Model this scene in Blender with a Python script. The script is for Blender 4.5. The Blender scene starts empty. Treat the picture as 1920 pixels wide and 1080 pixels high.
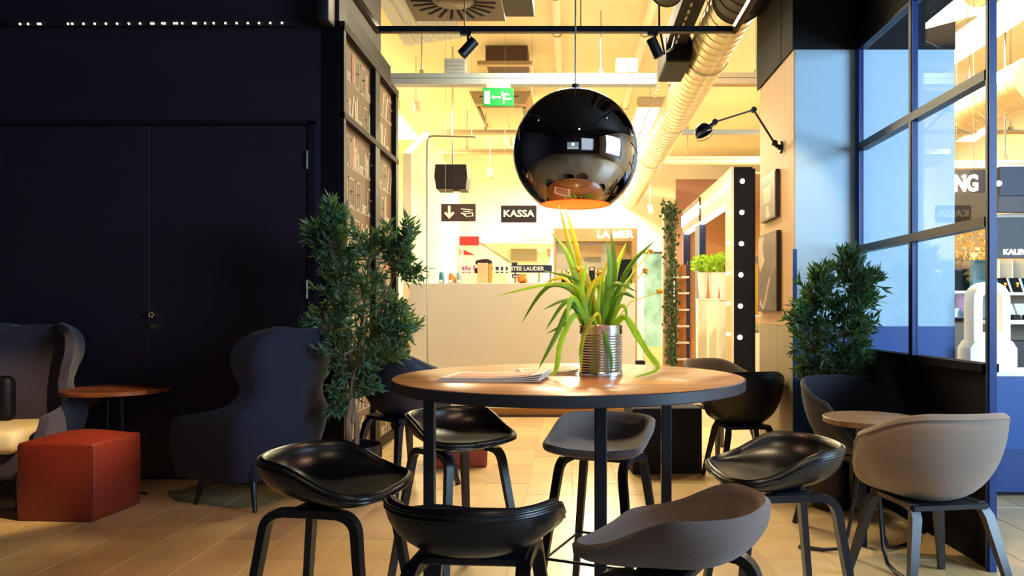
import bpy, bmesh, math, random
from mathutils import Vector, Matrix, Euler
random.seed(7)
PI = math.pi
SC = bpy.context.scene
COL = SC.collection

# ------------------------------------------------------------------ camera
FPX, CU, CV, CAMH = 1340.0, 1066.0, 586.0, 1.2
cam_data = bpy.data.cameras.new('camera')
cam = bpy.data.objects.new('camera', cam_data)
COL.objects.link(cam)
cam.location = (0, 0, CAMH)
cam.rotation_euler = (PI / 2, 0, 0)
cam_data.sensor_width = 36.0
cam_data.lens = 36.0 * FPX / 1920.0
cam_data.shift_x = -(CU - 960.0) / 1920.0
cam_data.shift_y = (CV - 540.0) / 1920.0
cam_data.clip_start = 0.02
cam_data.clip_end = 100
SC.camera = cam
SC.view_settings.view_transform = 'Standard'
SC.view_settings.look = 'None'
SC.view_settings.gamma = 1.0
SC.view_settings.exposure = 0.0
SC.view_settings.use_curve_mapping = False

# ------------------------------------------------------------------ world
world = bpy.data.worlds.new('world')
SC.world = world
world.use_nodes = True
world.node_tree.nodes['Background'].inputs[0].default_value = (0.55, 0.72, 1.0, 1)
world.node_tree.nodes['Background'].inputs[1].default_value = 0.6


def light(kind, name, loc, energy, color, target=None, **kw):
    ld = bpy.data.lights.new(name, kind)
    ld.energy = energy
    ld.color = color
    for k, v in kw.items():
        setattr(ld, k, v)
    o = bpy.data.objects.new(name, ld)
    o.location = loc
    if target is not None:
        o.rotation_euler = (Vector(target) - Vector(loc)).to_track_quat('-Z', 'Y').to_euler()
    COL.objects.link(o)
    return o


WARM = (1.0, 0.78, 0.45)
# daylight entering through the tall windows of the passage on the right and the cafe front behind the viewer
light('AREA', 'daylight_passage', (5.7, 0.6, 2.4), 540, (0.5, 0.76, 1.0), (1.2, 4.3, 1.5), shape='RECTANGLE', size=3.4, size_y=2.6)
light('AREA', 'daylight_front', (2.6, -4.3, 2.2), 16, (0.62, 0.8, 1.0), (0.3, 3.0, 1.0), shape='RECTANGLE', size=2.6, size_y=2.4)
# hall of the department store: rows of suspended luminaires throw warm light up and down
for i, (lx, ly) in enumerate([(-2.7, 10.6), (0.4, 13.2), (3.9, 11.0), (4.2, 7.6)]):
    light('AREA', 'hall_luminaire_and_fill', (lx, ly, 4.02), 560 if ly > 8 and lx < 3 else 230, (1.0, 0.87, 0.54), (lx, ly, 0), shape='RECTANGLE', size=0.5, size_y=2.4)
    light('AREA', 'hall_luminaire_uplight', (lx, ly, 4.1), 120 if lx < 3 else 45, (1.0, 0.85, 0.5), (lx, ly, 9), shape='RECTANGLE', size=0.5, size_y=2.4)
light('AREA', 'hall_luminaire_and_fill', (0.2, 7.2, 4.3), 240, (1.0, 0.86, 0.56), (0.1, 7.3, 0), shape='RECTANGLE', size=1.2, size_y=1.2)  # fill lamp added without a fixture, brightens the counter front


def X(u, d):
    return (u - CU) * d / FPX


def Z(v, d):
    return CAMH - (v - CV) * d / FPX


# ------------------------------------------------------------------ materials
def lin(c):
    return c / 12.92 if c <= 0.04045 else ((c + 0.055) / 1.055) ** 2.4


def rgb(h):
    h = h.lstrip('#')
    return tuple(lin(int(h[i:i + 2], 16) / 255) for i in (0, 2, 4)) + (1.0,)


MATS = {}


def mat(name, col, rough=0.6, metal=0.0, var=0.08, scale=30.0, bump=0.0, emit=0.0, spec=0.5, coat=0.0, sheen=0.0, trans=0.0):
    if name in MATS:
        return MATS[name]
    m = bpy.data.materials.new(name)
    m.use_nodes = True
    nt = m.node_tree
    b = nt.nodes['Principled BSDF']
    c = rgb(col)
    tc = nt.nodes.new('ShaderNodeTexCoord')
    nz = nt.nodes.new('ShaderNodeTexNoise')
    nz.inputs['Scale'].default_value = scale
    nz.inputs['Detail'].default_value = 4
    nt.links.new(tc.outputs['Object'], nz.inputs['Vector'])
    rp = nt.nodes.new('ShaderNodeValToRGB')
    rp.color_ramp.elements[0].position = 0.3
    rp.color_ramp.elements[1].position = 0.7
    rp.color_ramp.elements[0].color = tuple(max(0, v * (1 - var)) for v in c[:3]) + (1,)
    rp.color_ramp.elements[1].color = tuple(min(1, v * (1 + var)) for v in c[:3]) + (1,)
    nt.links.new(nz.outputs['Fac'], rp.inputs['Fac'])
    nt.links.new(rp.outputs['Color'], b.inputs['Base Color'])
    b.inputs['Roughness'].default_value = rough
    b.inputs['Metallic'].default_value = metal
    b.inputs['Specular IOR Level'].default_value = spec
    b.inputs['Coat Weight'].default_value = coat
    b.inputs['Sheen Weight'].default_value = sheen
    if trans:
        b.inputs['Transmission Weight'].default_value = trans
    if bump:
        bp = nt.nodes.new('ShaderNodeBump')
        bp.inputs['Strength'].default_value = bump
        bp.inputs['Distance'].default_value = 0.004
        nt.links.new(nz.outputs['Fac'], bp.inputs['Height'])
        nt.links.new(bp.outputs['Normal'], b.inputs['Normal'])
    if emit:
        b.inputs['Emission Color'].default_value = c
        b.inputs['Emission Strength'].default_value = emit
    MATS[name] = m
    return m


def wood_mat(name, c1, c2, rough=0.4, axis='X', scale=6.0, coat=0.0, stretch=14.0):
    m = bpy.data.materials.new(name)
    m.use_nodes = True
    nt = m.node_tree
    b = nt.nodes['Principled BSDF']
    tc = nt.nodes.new('ShaderNodeTexCoord')
    mp = nt.nodes.new('ShaderNodeMapping')
    s = [stretch, stretch, stretch]
    s['XYZ'.index(axis)] = 1.0
    mp.inputs['Scale'].default_value = s
    nz = nt.nodes.new('ShaderNodeTexNoise')
    nz.inputs['Scale'].default_value = scale / 4
    nz.inputs['Detail'].default_value = 8
    nz.inputs['Distortion'].default_value = 0.6
    rp = nt.nodes.new('ShaderNodeValToRGB')
    rp.color_ramp.elements[0].position = 0.32
    rp.color_ramp.elements[1].position = 0.7
    rp.color_ramp.elements[0].color = rgb(c1)
    rp.color_ramp.elements[1].color = rgb(c2)
    nt.links.new(tc.outputs['Object'], mp.inputs['Vector'])
    nt.links.new(mp.outputs['Vector'], nz.inputs['Vector'])
    nt.links.new(nz.outputs['Fac'], rp.inputs['Fac'])
    nt.links.new(rp.outputs['Color'], b.inputs['Base Color'])
    b.inputs['Roughness'].default_value = rough
    b.inputs['Coat Weight'].default_value = coat
    b.inputs['Coat Roughness'].default_value = 0.15
    MATS[name] = m
    return m


def glass_mat(name, tint=(0.95, 0.97, 1.0, 1), ior=1.5):
    m = bpy.data.materials.new(name)
    m.use_nodes = True
    nt = m.node_tree
    nt.nodes.remove(nt.nodes['Principled BSDF'])
    out = nt.nodes['Material Output']
    tr = nt.nodes.new('ShaderNodeBsdfTransparent')
    tr.inputs[0].default_value = tint
    gl = nt.nodes.new('ShaderNodeBsdfGlossy')
    gl.inputs['Roughness'].default_value = 0.01
    lw = nt.nodes.new('ShaderNodeLayerWeight')
    lw.inputs['Blend'].default_value = 0.5
    pw = nt.nodes.new('ShaderNodeMath')
    pw.operation = 'POWER'
    pw.inputs[1].default_value = 4.0
    fr = nt.nodes.new('ShaderNodeMath')
    fr.operation = 'MULTIPLY_ADD'
    fr.inputs[1].default_value = 0.5
    fr.inputs[2].default_value = 0.02
    nt.links.new(lw.outputs['Facing'], pw.inputs[0])
    nt.links.new(pw.outputs[0], fr.inputs[0])
    mx = nt.nodes.new('ShaderNodeMixShader')
    nt.links.new(fr.outputs[0], mx.inputs[0])
    nt.links.new(tr.outputs[0], mx.inputs[1])
    nt.links.new(gl.outputs[0], mx.inputs[2])
    nt.links.new(mx.outputs[0], out.inputs['Surface'])
    MATS[name] = m
    return m


M_glass = glass_mat('window_glass')
M_black_wall = mat('aubergine_black_paint', '#241b2b', 0.62, var=0.12, scale=3)
M_black = mat('black_paint', '#07070d', 0.55, spec=.25)
M_black_metal = mat('black_powder_coat', '#11111c', 0.38, var=0.05)
M_blackceil = mat('black_ceiling_paint', '#08070d', 0.85)
M_bluepost = mat('blue_cast_steel', '#12306e', 0.35, var=0.05)  # blue cast of the shadows is put into the post colour
M_legs = mat('black_stained_ash', '#15151f', 0.33, var=0.25, scale=60)
M_leather = mat('black_leather', '#100e12', 0.33, var=0.2, scale=140, bump=0.12)
M_greyfab = mat('grey_melange_wool', '#75635d', 0.9, var=0.22, scale=420, bump=0.35, sheen=0.2)
M_palegrey = mat('pale_grey_wool', '#857468', 0.9, var=0.18, scale=420, bump=0.35, sheen=0.2)
M_darkshell = mat('black_plastic_shell', '#12121c', 0.45, var=0.05)
M_darkgreyfab = mat('charcoal_wool', '#26252e', 0.88, var=0.2, scale=420, bump=0.3, sheen=0.15)
M_brownfab = mat('brown_grey_wool', '#4c3f39', 0.9, var=0.2, scale=420, bump=0.3, sheen=0.2)
M_navyfab = mat('navy_wool', '#11152c', 0.92, var=0.16, scale=380, bump=0.3, sheen=0.04)
M_mauvefab = mat('plum_grey_wool', '#362e3e', 0.92, var=0.16, scale=380, bump=0.3, sheen=0.2)
M_cream = mat('cream_cushion_fabric', '#e6cf9f', 0.9, var=0.06, scale=300, bump=0.2)
M_orange = mat('rust_leather', '#7c2815', 0.5, var=0.12, scale=25, bump=0.08)
M_red = mat('brick_red_leather', '#9a3a26', 0.55, var=0.1, scale=30)
M_table = wood_mat('oiled_walnut', '#8f5526', '#c98c4d', 0.3, 'X', 7.0, coat=0.35)
M_tableedge = mat('dark_table_edging', '#2b2c36', 0.42, var=0.1)
M_sidetable = wood_mat('worn_walnut', '#3a1d10', '#8a4a22', 0.4, 'X', 9.0)
M_tan = wood_mat('pale_oak_panel', '#c79a6c', '#d2a87c', 0.55, 'Z', 5.0)
M_tanlow = wood_mat('grey_oak_panel', '#a08f72', '#ab9a7d', 0.5, 'Z', 5.0)
M_paleblue = mat('pale_blue_cast_wall', '#b4cede', 0.7, var=0.02)  # blue cast of the daylight is put into the wall colour
M_blueband = mat('blue_cast_dado', '#174388', 0.5, var=0.04)  # blue cast of the shadows is put into this band colour
M_white = mat('white_paint', '#efe9dc', 0.6, var=0.02)
M_hallwhite = mat('hall_white', '#f2ead2', 0.7, var=0.02, scale=2)
M_hallceil = mat('hall_cream_ceiling', '#efe2bb', 0.8, var=0.03, scale=1)
M_counter = mat('counter_laminate', '#dcd3c4', 0.5, var=0.015, scale=2)
M_grey = mat('grey_panel', '#9b998a', 0.6)
M_beam = mat('galvanised_rail', '#98a3ae', 0.5, metal=0.0, var=0.06)
M_tanbeam = mat('cream_rail', '#b39a74', 0.5, var=0.05)
M_duct = mat('galvanised_duct', '#d8cba8', 0.3, metal=0.65, var=0.08, scale=8)
M_blackduct = mat('black_duct', '#100e14', 0.55)
M_steel = mat('brushed_steel', '#c9c5bb', 0.25, metal=0.9)
M_tin = mat('tin_plate', '#dcdde0', 0.24, metal=1.0, var=0.05)
M_chrome = mat('black_chrome', '#b9b2ad', 0.015, metal=1.0, var=0.0)
M_lampin = mat('copper_red_lining', '#e2401a', 0.25, metal=0.3, var=0.05)
M_bulb = mat('lit_bulb', '#ffb070', 0.4, emit=14.0)
M_marq = mat('marquee_bulb', '#fff0dc', 0.4, emit=9.0)
M_led = mat('led_point', '#fff3e6', 0.4, emit=9.0)
M_lumi = mat('luminaire_diffuser', '#fff2cf', 0.5, emit=7.0)
M_letter = mat('lit_white_letter', '#fff4e4', 0.5, emit=2.2)
M_whiteflat = mat('white_print', '#f3efe6', 0.6, var=0.0)
M_green = mat('exit_sign_green', '#0a8f45', 0.5, emit=0.12, var=0.0)
M_exitwhite = mat('exit_sign_white', '#f2f7ee', 0.5, emit=0.2, var=0.0)
M_signdark = mat('sign_dark_brown', '#2f2630', 0.45, var=0.03)
M_signbrown = mat('sign_brown', '#4c3a35', 0.45, var=0.03)
M_brass = mat('satin_nickel', '#d2b98f', 0.25, metal=1.0)
M_leaf = mat('olive_leaf', '#47664a', 0.5, var=0.5, scale=25)
M_leaf2 = mat('dark_olive_leaf', '#3b5636', 0.5, var=0.5, scale=25)
M_ivy = mat('ivy_leaf', '#3c5522', 0.55, var=0.5, scale=15)
M_lime = mat('fresh_leaf', '#7ea62a', 0.5, var=0.35, scale=20)
M_strap = mat('daffodil_leaf', '#a4c934', 0.42, var=0.3, scale=14)
M_strapdark = mat('daffodil_leaf_dark', '#6a9636', 0.42, var=0.3, scale=14)
M_strapyel = mat('daffodil_leaf_yellow', '#d2d03a', 0.5, var=0.25, scale=14)
def translucent(m, col, fac):
    nt = m.node_tree
    b = nt.nodes['Principled BSDF']
    tl = nt.nodes.new('ShaderNodeBsdfTranslucent')
    tl.inputs['Color'].default_value = rgb(col)
    mx = nt.nodes.new('ShaderNodeMixShader')
    mx.inputs[0].default_value = fac
    nt.links.new(b.outputs[0], mx.inputs[1])
    nt.links.new(tl.outputs[0], mx.inputs[2])
    nt.links.new(mx.outputs[0], nt.nodes['Material Output'].inputs['Surface'])


translucent(M_strap, '#cfe64a', .6)
translucent(M_strapdark, '#a2cc44', .5)
translucent(M_strapyel, '#e2dc4c', .5)
translucent(M_leaf, '#5f8a3e', .3)
translucent(M_leaf2, '#5f8a3e', .3)
translucent(M_lime, '#b4da3c', .4)
M_flower = mat('wilted_yellow_petal', '#e0a92c', 0.6, var=0.25)
M_bark = wood_mat('grey_bark', '#4e3a2b', '#8f7a62', 0.85, 'Z', 30.0)
M_soil = mat('bark_chips', '#7a3f2c', 0.9, var=0.5, scale=60, bump=0.8)
M_paper = mat('magazine_paper', '#dccfc6', 0.6, var=0.06, scale=8)
M_pinkpaper = mat('magazine_pink_print', '#b87a62', 0.55, var=0.25, scale=18)
M_amberpaper = mat('magazine_amber_print', '#b87a38', 0.55, var=0.25, scale=18)
M_printback = mat('brown_poster_print', '#5e4429', 0.7, var=0.12, scale=5)
M_printpale = mat('pale_poster_print', '#a08f74', 0.7, var=0.2, scale=30)
M_printred = mat('red_poster_print', '#9a4630', 0.7, var=0.2, scale=30)
M_photo = mat('sepia_print', '#5a433c', 0.4, var=0.35, scale=6)
M_photolight = mat('pale_sepia_print', '#b89c84', 0.4, var=0.2, scale=9)
M_photodark = mat('dark_sepia_print', '#3a2a28', 0.4, var=0.3, scale=9)
M_brownwall = mat('mauve_brown_wall', '#8a5f4c', 0.7)
M_cabbrown = mat('taupe_cabinet', '#6f6049', 0.5)
M_darkcab = mat('dark_taupe_cabinet', '#2f2a30', 0.5)
M_navy = mat('navy_sign', '#16244f', 0.5)
M_redsign = mat('red_sign', '#d81f2c', 0.5, var=0.02)
M_yellow = mat('yellow_board', '#e8bf1c', 0.5)
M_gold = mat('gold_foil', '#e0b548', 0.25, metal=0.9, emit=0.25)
M_teal = mat('teal_emissive', '#2d6f86', 0.4, emit=0.25)  # teal with a faint emission of its own, for shelf back and packs
M_aqua = mat('aqua_foliage_print', '#9fc9b0', 0.5, var=0.6, scale=3.5)
M_purple = mat('violet_pack', '#7a4f9a', 0.5)
M_magenta = mat('magenta_pack', '#c04f96', 0.5)
M_screen = mat('lit_city_screen', '#7fa0c0', 0.4, emit=1.2, var=0.6, scale=5)
M_orangeball = mat('orange_pack', '#e0752a', 0.6)
M_skirt = mat('oak_plinth', '#b3834f', 0.5)


# ------------------------------------------------------------------ mesh helpers
class MB:
    def __init__(self):
        self.v = []
        self.f = []

    def add(self, vs, fs):
        n = len(self.v)
        self.v += [tuple(p) for p in vs]
        self.f += [tuple(i + n for i in q) for q in fs]
        return self

    def box(self, x0, x1, y0, y1, z0, z1):
        vs = [(x0, y0, z0), (x1, y0, z0), (x1, y1, z0), (x0, y1, z0), (x0, y0, z1), (x1, y0, z1), (x1, y1, z1), (x0, y1, z1)]
        return self.add(vs, [(0, 3, 2, 1), (4, 5, 6, 7), (0, 1, 5, 4), (1, 2, 6, 5), (2, 3, 7, 6), (3, 0, 4, 7)])

    def rbox(self, x0, x1, y0, y1, z0, z1, r=0.01, seg=2):
        bm = bmesh.new()
        bmesh.ops.create_cube(bm, size=1)
        for p in bm.verts:
            p.co = ((x0 + x1) / 2 + p.co.x * (x1 - x0), (y0 + y1) / 2 + p.co.y * (y1 - y0), (z0 + z1) / 2 + p.co.z * (z1 - z0))
        bmesh.ops.bevel(bm, geom=bm.edges[:], offset=r, segments=seg, affect='EDGES', profile=0.5)
        bm.verts.index_update()
        self.add([p.co[:] for p in bm.verts], [[q.index for q in f.verts] for f in bm.faces])
        bm.free()
        return self

    def prism(self, poly, axis, a, b):
        """extrude a 2D polygon along an axis; poly gives the other two coordinates in xyz order"""
        def mk(p, t):
            return (t, p[0], p[1]) if axis == 'x' else (p[0], t, p[1]) if axis == 'y' else (p[0], p[1], t)
        n = len(poly)
        vs = [mk(p, a) for p in poly] + [mk(p, b) for p in poly]
        fs = [tuple(range(n - 1, -1, -1)), tuple(range(n, 2 * n))]
        fs += [(i, (i + 1) % n, n + (i + 1) % n, n + i) for i in range(n)]
        return self.add(vs, fs)

    def tube(self, pts, r, n=10, caps=True):
        pts = [Vector(p) for p in pts]
        rs = r if isinstance(r, (list, tuple)) else [r] * len(pts)
        vs, fs = [], []
        up = Vector((0, 0, 1))
        for i, p in enumerate(pts):
            t = (pts[min(i + 1, len(pts) - 1)] - pts[max(i - 1, 0)]).normalized()
            if abs(t.dot(up)) > 0.95:
                up = Vector((1, 0, 0)) if abs(t.x) < 0.9 else Vector((0, 1, 0))
            a = t.cross(up).normalized()
            b = a.cross(t).normalized()
            up = b
            for k in range(n):
                q = 2 * PI * k / n
                vs.append(p + (a * math.cos(q) + b * math.sin(q)) * rs[i])
        for i in range(len(pts) - 1):
            for k in range(n):
                fs.append((i * n + k, i * n + (k + 1) % n, (i + 1) * n + (k + 1) % n, (i + 1) * n + k))
        if caps:
            fs.append(tuple(range(n - 1, -1, -1)))
            fs.append(tuple(range((len(pts) - 1) * n, len(pts) * n)))
        return self.add(vs, fs)

    def bar(self, pts, w, h, side=None):
        """rectangular section swept along pts; w across 'side', h along the other direction"""
        pts = [Vector(p) for p in pts]
        ws = w if isinstance(w, (list, tuple)) else [w] * len(pts)
        hs = h if isinstance(h, (list, tuple)) else [h] * len(pts)
        vs, fs = [], []
        for i, p in enumerate(pts):
            t = (pts[min(i + 1, len(pts) - 1)] - pts[max(i - 1, 0)]).normalized()
            s = Vector(side) if side is not None else Vector((0, 0, 1))
            s = (s - t * s.dot(t)).normalized()
            o = t.cross(s).normalized()
            for sx, sy in ((-1, -1), (1, -1), (1, 1), (-1, 1)):
                vs.append(p + s * (sx * ws[i] / 2) + o * (sy * hs[i] / 2))
        for i in range(len(pts) - 1):
            for k in range(4):
                fs.append((i * 4 + k, i * 4 + (k + 1) % 4, (i + 1) * 4 + (k + 1) % 4, (i + 1) * 4 + k))
        fs.append((3, 2, 1, 0))
        m = (len(pts) - 1) * 4
        fs.append((m, m + 1, m + 2, m + 3))
        return self.add(vs, fs)

    def lathe(self, prof, n=32, c=(0, 0, 0), closed=False, sx=1.0, sy=1.0, caps=True):
        vs, fs = [], []
        for r, z in prof:
            for k in range(n):
                q = 2 * PI * k / n
                vs.append((c[0] + r * math.cos(q) * sx, c[1] + r * math.sin(q) * sy, c[2] + z))
        m = len(prof)
        for i in range(m - 1 + (1 if closed else 0)):
            j = (i + 1) % m
            for k in range(n):
                fs.append((i * n + k, i * n + (k + 1) % n, j * n + (k + 1) % n, j * n + k))
        if not closed and caps:
            if prof[0][0] > 1e-5:
                fs.append(tuple(range(n - 1, -1, -1)))
            if prof[-1][0] > 1e-5:
                fs.append(tuple(range((m - 1) * n, m * n)))
        return self.add(vs, fs)

    def sphere(self, c, r, n=12, m=8):
        prof = [(max(1e-4, r * math.sin(PI * i / m)), -r * math.cos(PI * i / m)) for i in range(m + 1)]
        return self.lathe(prof, n, c)

    def build(self, name, material, parent=None, world=False, smooth=None):
        me = bpy.data.meshes.new(name)
        vs = self.v
        if world and parent is not None:
            o = root_loc(parent)
            vs = [(p[0] - o[0], p[1] - o[1], p[2] - o[2]) for p in vs]
        me.from_pydata(vs, [], self.f)
        bm = bmesh.new()
        bm.from_mesh(me)
        bmesh.ops.recalc_face_normals(bm, faces=bm.faces[:])
        bm.to_mesh(me)
        bm.free()
        me.materials.append(material)
        if smooth is not None:
            for p in me.polygons:
                p.use_smooth = True
            me.set_sharp_from_angle(angle=math.radians(smooth))
        ob = bpy.data.objects.new(name, me)
        COL.objects.link(ob)
        ob.parent = parent
        return ob


def root_loc(o):
    p = Vector((0, 0, 0))
    while o is not None:
        p += o.location
        o = o.parent
    return p


def tag(o, label, cat, group=None):
    o['label'] = label
    o['category'] = cat
    if group:
        o['group'] = group
    return o


def thing(name, label, cat, loc=(0, 0, 0), rz=0.0, group=None):
    o = bpy.data.objects.new(name, None)
    o.empty_display_size = 0.05
    COL.objects.link(o)
    o.location = loc
    o.rotation_euler = (0, 0, rz)
    return tag(o, label, cat, group)


def structure(o):
    o['kind'] = 'structure'
    return o


def stuff(o):
    o['kind'] = 'stuff'
    return o


def dup(root, loc, rz, label, group=None, sc=None):
    r = root.copy()
    COL.objects.link(r)
    r.location = loc
    r.rotation_euler = (0, 0, rz)
    r['label'] = label
    if group:
        r['group'] = group
    if sc:
        r.scale = sc
    for ch in list(root.children):
        c = ch.copy()
        COL.objects.link(c)
        c.parent = r
        for g in list(ch.children):
            k = g.copy()
            COL.objects.link(k)
            k.parent = c
    return r


def recolor(root, table):
    for ch in root.children:
        for key, m in table.items():
            if ch.name.split('.')[0] == key:
                ch.data = ch.data.copy()
                ch.data.materials[0] = m
    return root


def text_mesh(name, s, size, material, loc, rot=(PI / 2, 0, 0), parent=None, extrude=0.004, bold=0.0, mirror=False, sx=1.0, align='CENTER'):
    cu = bpy.data.curves.new(name + '_font', 'FONT')
    cu.body = s
    cu.size = size
    cu.align_x = align
    cu.align_y = 'CENTER'
    cu.extrude = extrude
    cu.offset = bold
    cu.resolution_u = 3
    tmp = bpy.data.objects.new('tmp_text', cu)
    COL.objects.link(tmp)
    dg = bpy.context.evaluated_depsgraph_get()
    me = bpy.data.meshes.new_from_object(tmp.evaluated_get(dg))
    bpy.data.objects.remove(tmp)
    bpy.data.curves.remove(cu)
    me.transform(Matrix.Diagonal(((-1 if mirror else 1) * sx, 1, 1, 1)))
    if mirror:
        me.flip_normals()
    me.materials.clear()
    me.materials.append(material)
    o = bpy.data.objects.new(name, me)
    COL.objects.link(o)
    if parent is not None:
        b = root_loc(parent)
        loc = (loc[0] - b[0], loc[1] - b[1], loc[2] - b[2])
    o.location = loc
    o.rotation_euler = rot
    o.parent = parent
    return o


FONT_FACE_LEFT = (PI / 2, 0, -PI / 2)   # lettering on a face that looks towards -x


# =================================================================== SETTING
# floor bed (joint colour and fine tile pattern where tiles are too far or out of view)
def floor_material():
    m = bpy.data.materials.new('stone_floor_bed')
    m.use_nodes = True
    nt = m.node_tree
    b = nt.nodes['Principled BSDF']
    tc = nt.nodes.new('ShaderNodeTexCoord')
    mp = nt.nodes.new('ShaderNodeMapping')
    mp.inputs['Rotation'].default_value = (0, 0, PI / 2)
    br = nt.nodes.new('ShaderNodeTexBrick')
    br.inputs['Color1'].default_value = rgb('#b89c7c')
    br.inputs['Color2'].default_value = rgb('#c2a787')
    br.inputs['Mortar'].default_value = rgb('#6d5a48')
    br.inputs['Scale'].default_value = 1.0
    br.inputs['Mortar Size'].default_value = 0.003
    br.inputs['Brick Width'].default_value = 0.618
    br.inputs['Row Height'].default_value = 0.309
    nt.links.new(tc.outputs['Object'], mp.inputs['Vector'])
    nt.links.new(mp.outputs['Vector'], br.inputs['Vector'])
    nt.links.new(br.outputs['Color'], b.inputs['Base Color'])
    b.inputs['Roughness'].default_value = 0.38
    return m


def tile_material(name, c1, c2):
    m = mat(name, c1, 0.34, var=0.1, scale=5, bump=0.03)
    return m


floor = structure(MB().box(-6, 6.5, -4.6, 16, -0.12, -0.003).build('floor', floor_material()))
TM = [tile_material('sand_stone_a', '#c9a977', ''), tile_material('sand_stone_b', '#d0b07e', ''), tile_material('sand_stone_c', '#c1a076', ''),
      tile_material('sand_stone_d', '#ccac7d', '')]
TW, TL = 0.309, 0.618
tile_me = []
for m in TM:
    mb = MB()
    g = 0.0016
    mb.add([(-TW / 2 + g, -TL / 2 + g, 0), (TW / 2 - g, -TL / 2 + g, 0), (TW / 2 - g, TL / 2 - g, 0), (-TW / 2 + g, TL / 2 - g, 0),
            (-TW / 2 + g + .0015, -TL / 2 + g + .0015, 0.003), (TW / 2 - g - .0015, -TL / 2 + g + .0015, 0.003),
            (TW / 2 - g - .0015, TL / 2 - g - .0015, 0.003), (-TW / 2 + g + .0015, TL / 2 - g - .0015, 0.003)],
           [(4, 5, 6, 7), (0, 1, 5, 4), (1, 2, 6, 5), (2, 3, 7, 6), (3, 0, 4, 7)])
    t = mb.build('tile_mesh', m)
    tile_me.append(t.data)
    bpy.data.objects.remove(t)
X0 = -1.827 + TW / 2
count = 0
for i in range(-6, 16):
    cx = X0 + i * TW
    for j in range(0, 12):
        cy = 2.85 + j * TL + (TL / 2 if i % 2 else 0)
        if cx < -1.7 and cy > 5.3:
            continue
        if cx > 1.55 and cy > 4.9:
            continue
        t = bpy.data.objects.new('tile', random.choice(tile_me))
        COL.objects.link(t)
        t.location = (cx, cy, -0.003)
        t.parent = floor
        count += 1

# ceilings
structure(MB().box(-6, 6.5, -4.6, 6.6, 4.6, 4.75).build('ceiling', M_blackceil))
structure(MB().box(-6, 6.5, 6.6, 16, 4.6, 4.75).build('ceiling_hall', M_hallceil))

# cafe wall on the left: black panelled wall with a double door
DW = 5.17
XC = X(636, DW)          # corner of the wall
wl = structure(MB().box(-6, XC, DW, DW + 0.18, 0, 4.6).build('wall_left', M_black_wall))
MB().box(X(607, DW), XC + 0.004, DW - 0.014, DW, 0, Z(50, DW)).build('corner_pilaster', M_black, wl)
MB().box(-6, X(607, DW), DW - 0.02, DW, 0, 0.07).build('skirting', M_black, wl)
structure(MB().box(-6.15, -6, -4.6, DW, 0, 4.6).build('wall_far_left', M_black_wall))
door = structure(thing('door_1', 'dark double door flush in the black cafe wall', 'door', (X(290, DW), DW - 0.01, 0)))
del door['category']
ztop = Z(238, DW)
xl, xm, xr = X(3, DW), X(284, DW), X(578, DW)
for a, b_ in ((xl, xm - 0.0015), (xm + 0.0015, xr)):
    MB().rbox(a, b_, DW - 0.028, DW - 0.002, 0.02, ztop, 0.001, 1).build('door_leaf', mat('door_black', '#2a1f2c', 0.5, var=0.08, scale=4), door, True)
fr = MB()
fr.box(xr + 0.012, X(593, DW), DW - 0.04, DW, 0, Z(230, DW))
fr.box(xl - 0.06, xl - 0.012, DW - 0.04, DW, 0, Z(230, DW))
fr.box(xl - 0.06, X(593, DW), DW - 0.04, DW, ztop + 0.008, Z(228, DW))
fr.build('door_frame', mat('door_frame_black', '#1c1522', 0.4), door, True)
for hz in (2.45 - 0.22, 1.3, 0.3):
    MB().tube([(xr + 0.006, DW - 0.045, hz), (xr + 0.006, DW - 0.045, hz + 0.13)], 0.007, 8).build('hinge', M_steel, door, True, 40)
    MB().tube([(xl - 0.006, DW - 0.045, hz), (xl - 0.006, DW - 0.045, hz + 0.13)], 0.007, 8).build('hinge', M_steel, door, True, 40)
kx = X(292, DW)
kb = MB()
for q in range(5):
    a = q * 2 * PI / 5
    kb.sphere((kx + 0.017 * math.cos(a), DW - 0.06, Z(590, DW) + 0.017 * math.sin(a)), 0.012, 8, 6)
kb.tube([(kx, DW - 0.028, Z(590, DW)), (kx, DW - 0.062, Z(590, DW))], 0.02, 14)
kb.build('turn_knob', M_brass, door, True, 50)
MB().tube([(kx, DW - 0.03, Z(611, DW)), (kx, DW - 0.045, Z(611, DW))], 0.026, 18).tube(
    [(kx, DW - 0.045, Z(611, DW)), (kx, DW - 0.05, Z(611, DW))], 0.014, 14).build('lock_cylinder', M_brass, door, True, 50)

# side face of that wall with the bookshelf posters
structure(MB().box(XC - 0.16, XC - 0.03, DW + 0.18, 6.43, 0, 4.6).build('wall_poster_side', M_black_wall))
structure(MB().box(XC - 0.12, XC - 0.02, DW + 0.1, 6.75, Z(51, DW) + 0.02, 3.52).build('trim_1', M_black))
pf = thing('poster_frame', 'tall black frame holding brown bookshelf prints behind the olive tree', 'framed poster', (XC, 6.0, 0))
D1, D2, D3 = DW, 6.05, 6.82
ztp, zmid = 3.27, 2.63
for (a, b_) in ((D1, D1 + 0.05), (D2 - 0.03, D2 + 0.11), (D3 - 0.09, D3)):
    MB().box(XC - 0.03, XC + 0.035, a, b_, 0.05, ztp).build('upright', M_black, pf, True)
for z0, z1 in ((ztp - 0.02, ztp + 0.04), (zmid - 0.02, zmid + 0.025), (1.35, 1.39), (0.03, 0.1)):
    MB().box(XC - 0.03, XC + 0.04, D1, D3, z0, z1).build('rail', mat('bronze_rail', '#2a1f1b', 0.7, spec=.2), pf, True)
rng = random.Random(3)
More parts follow.
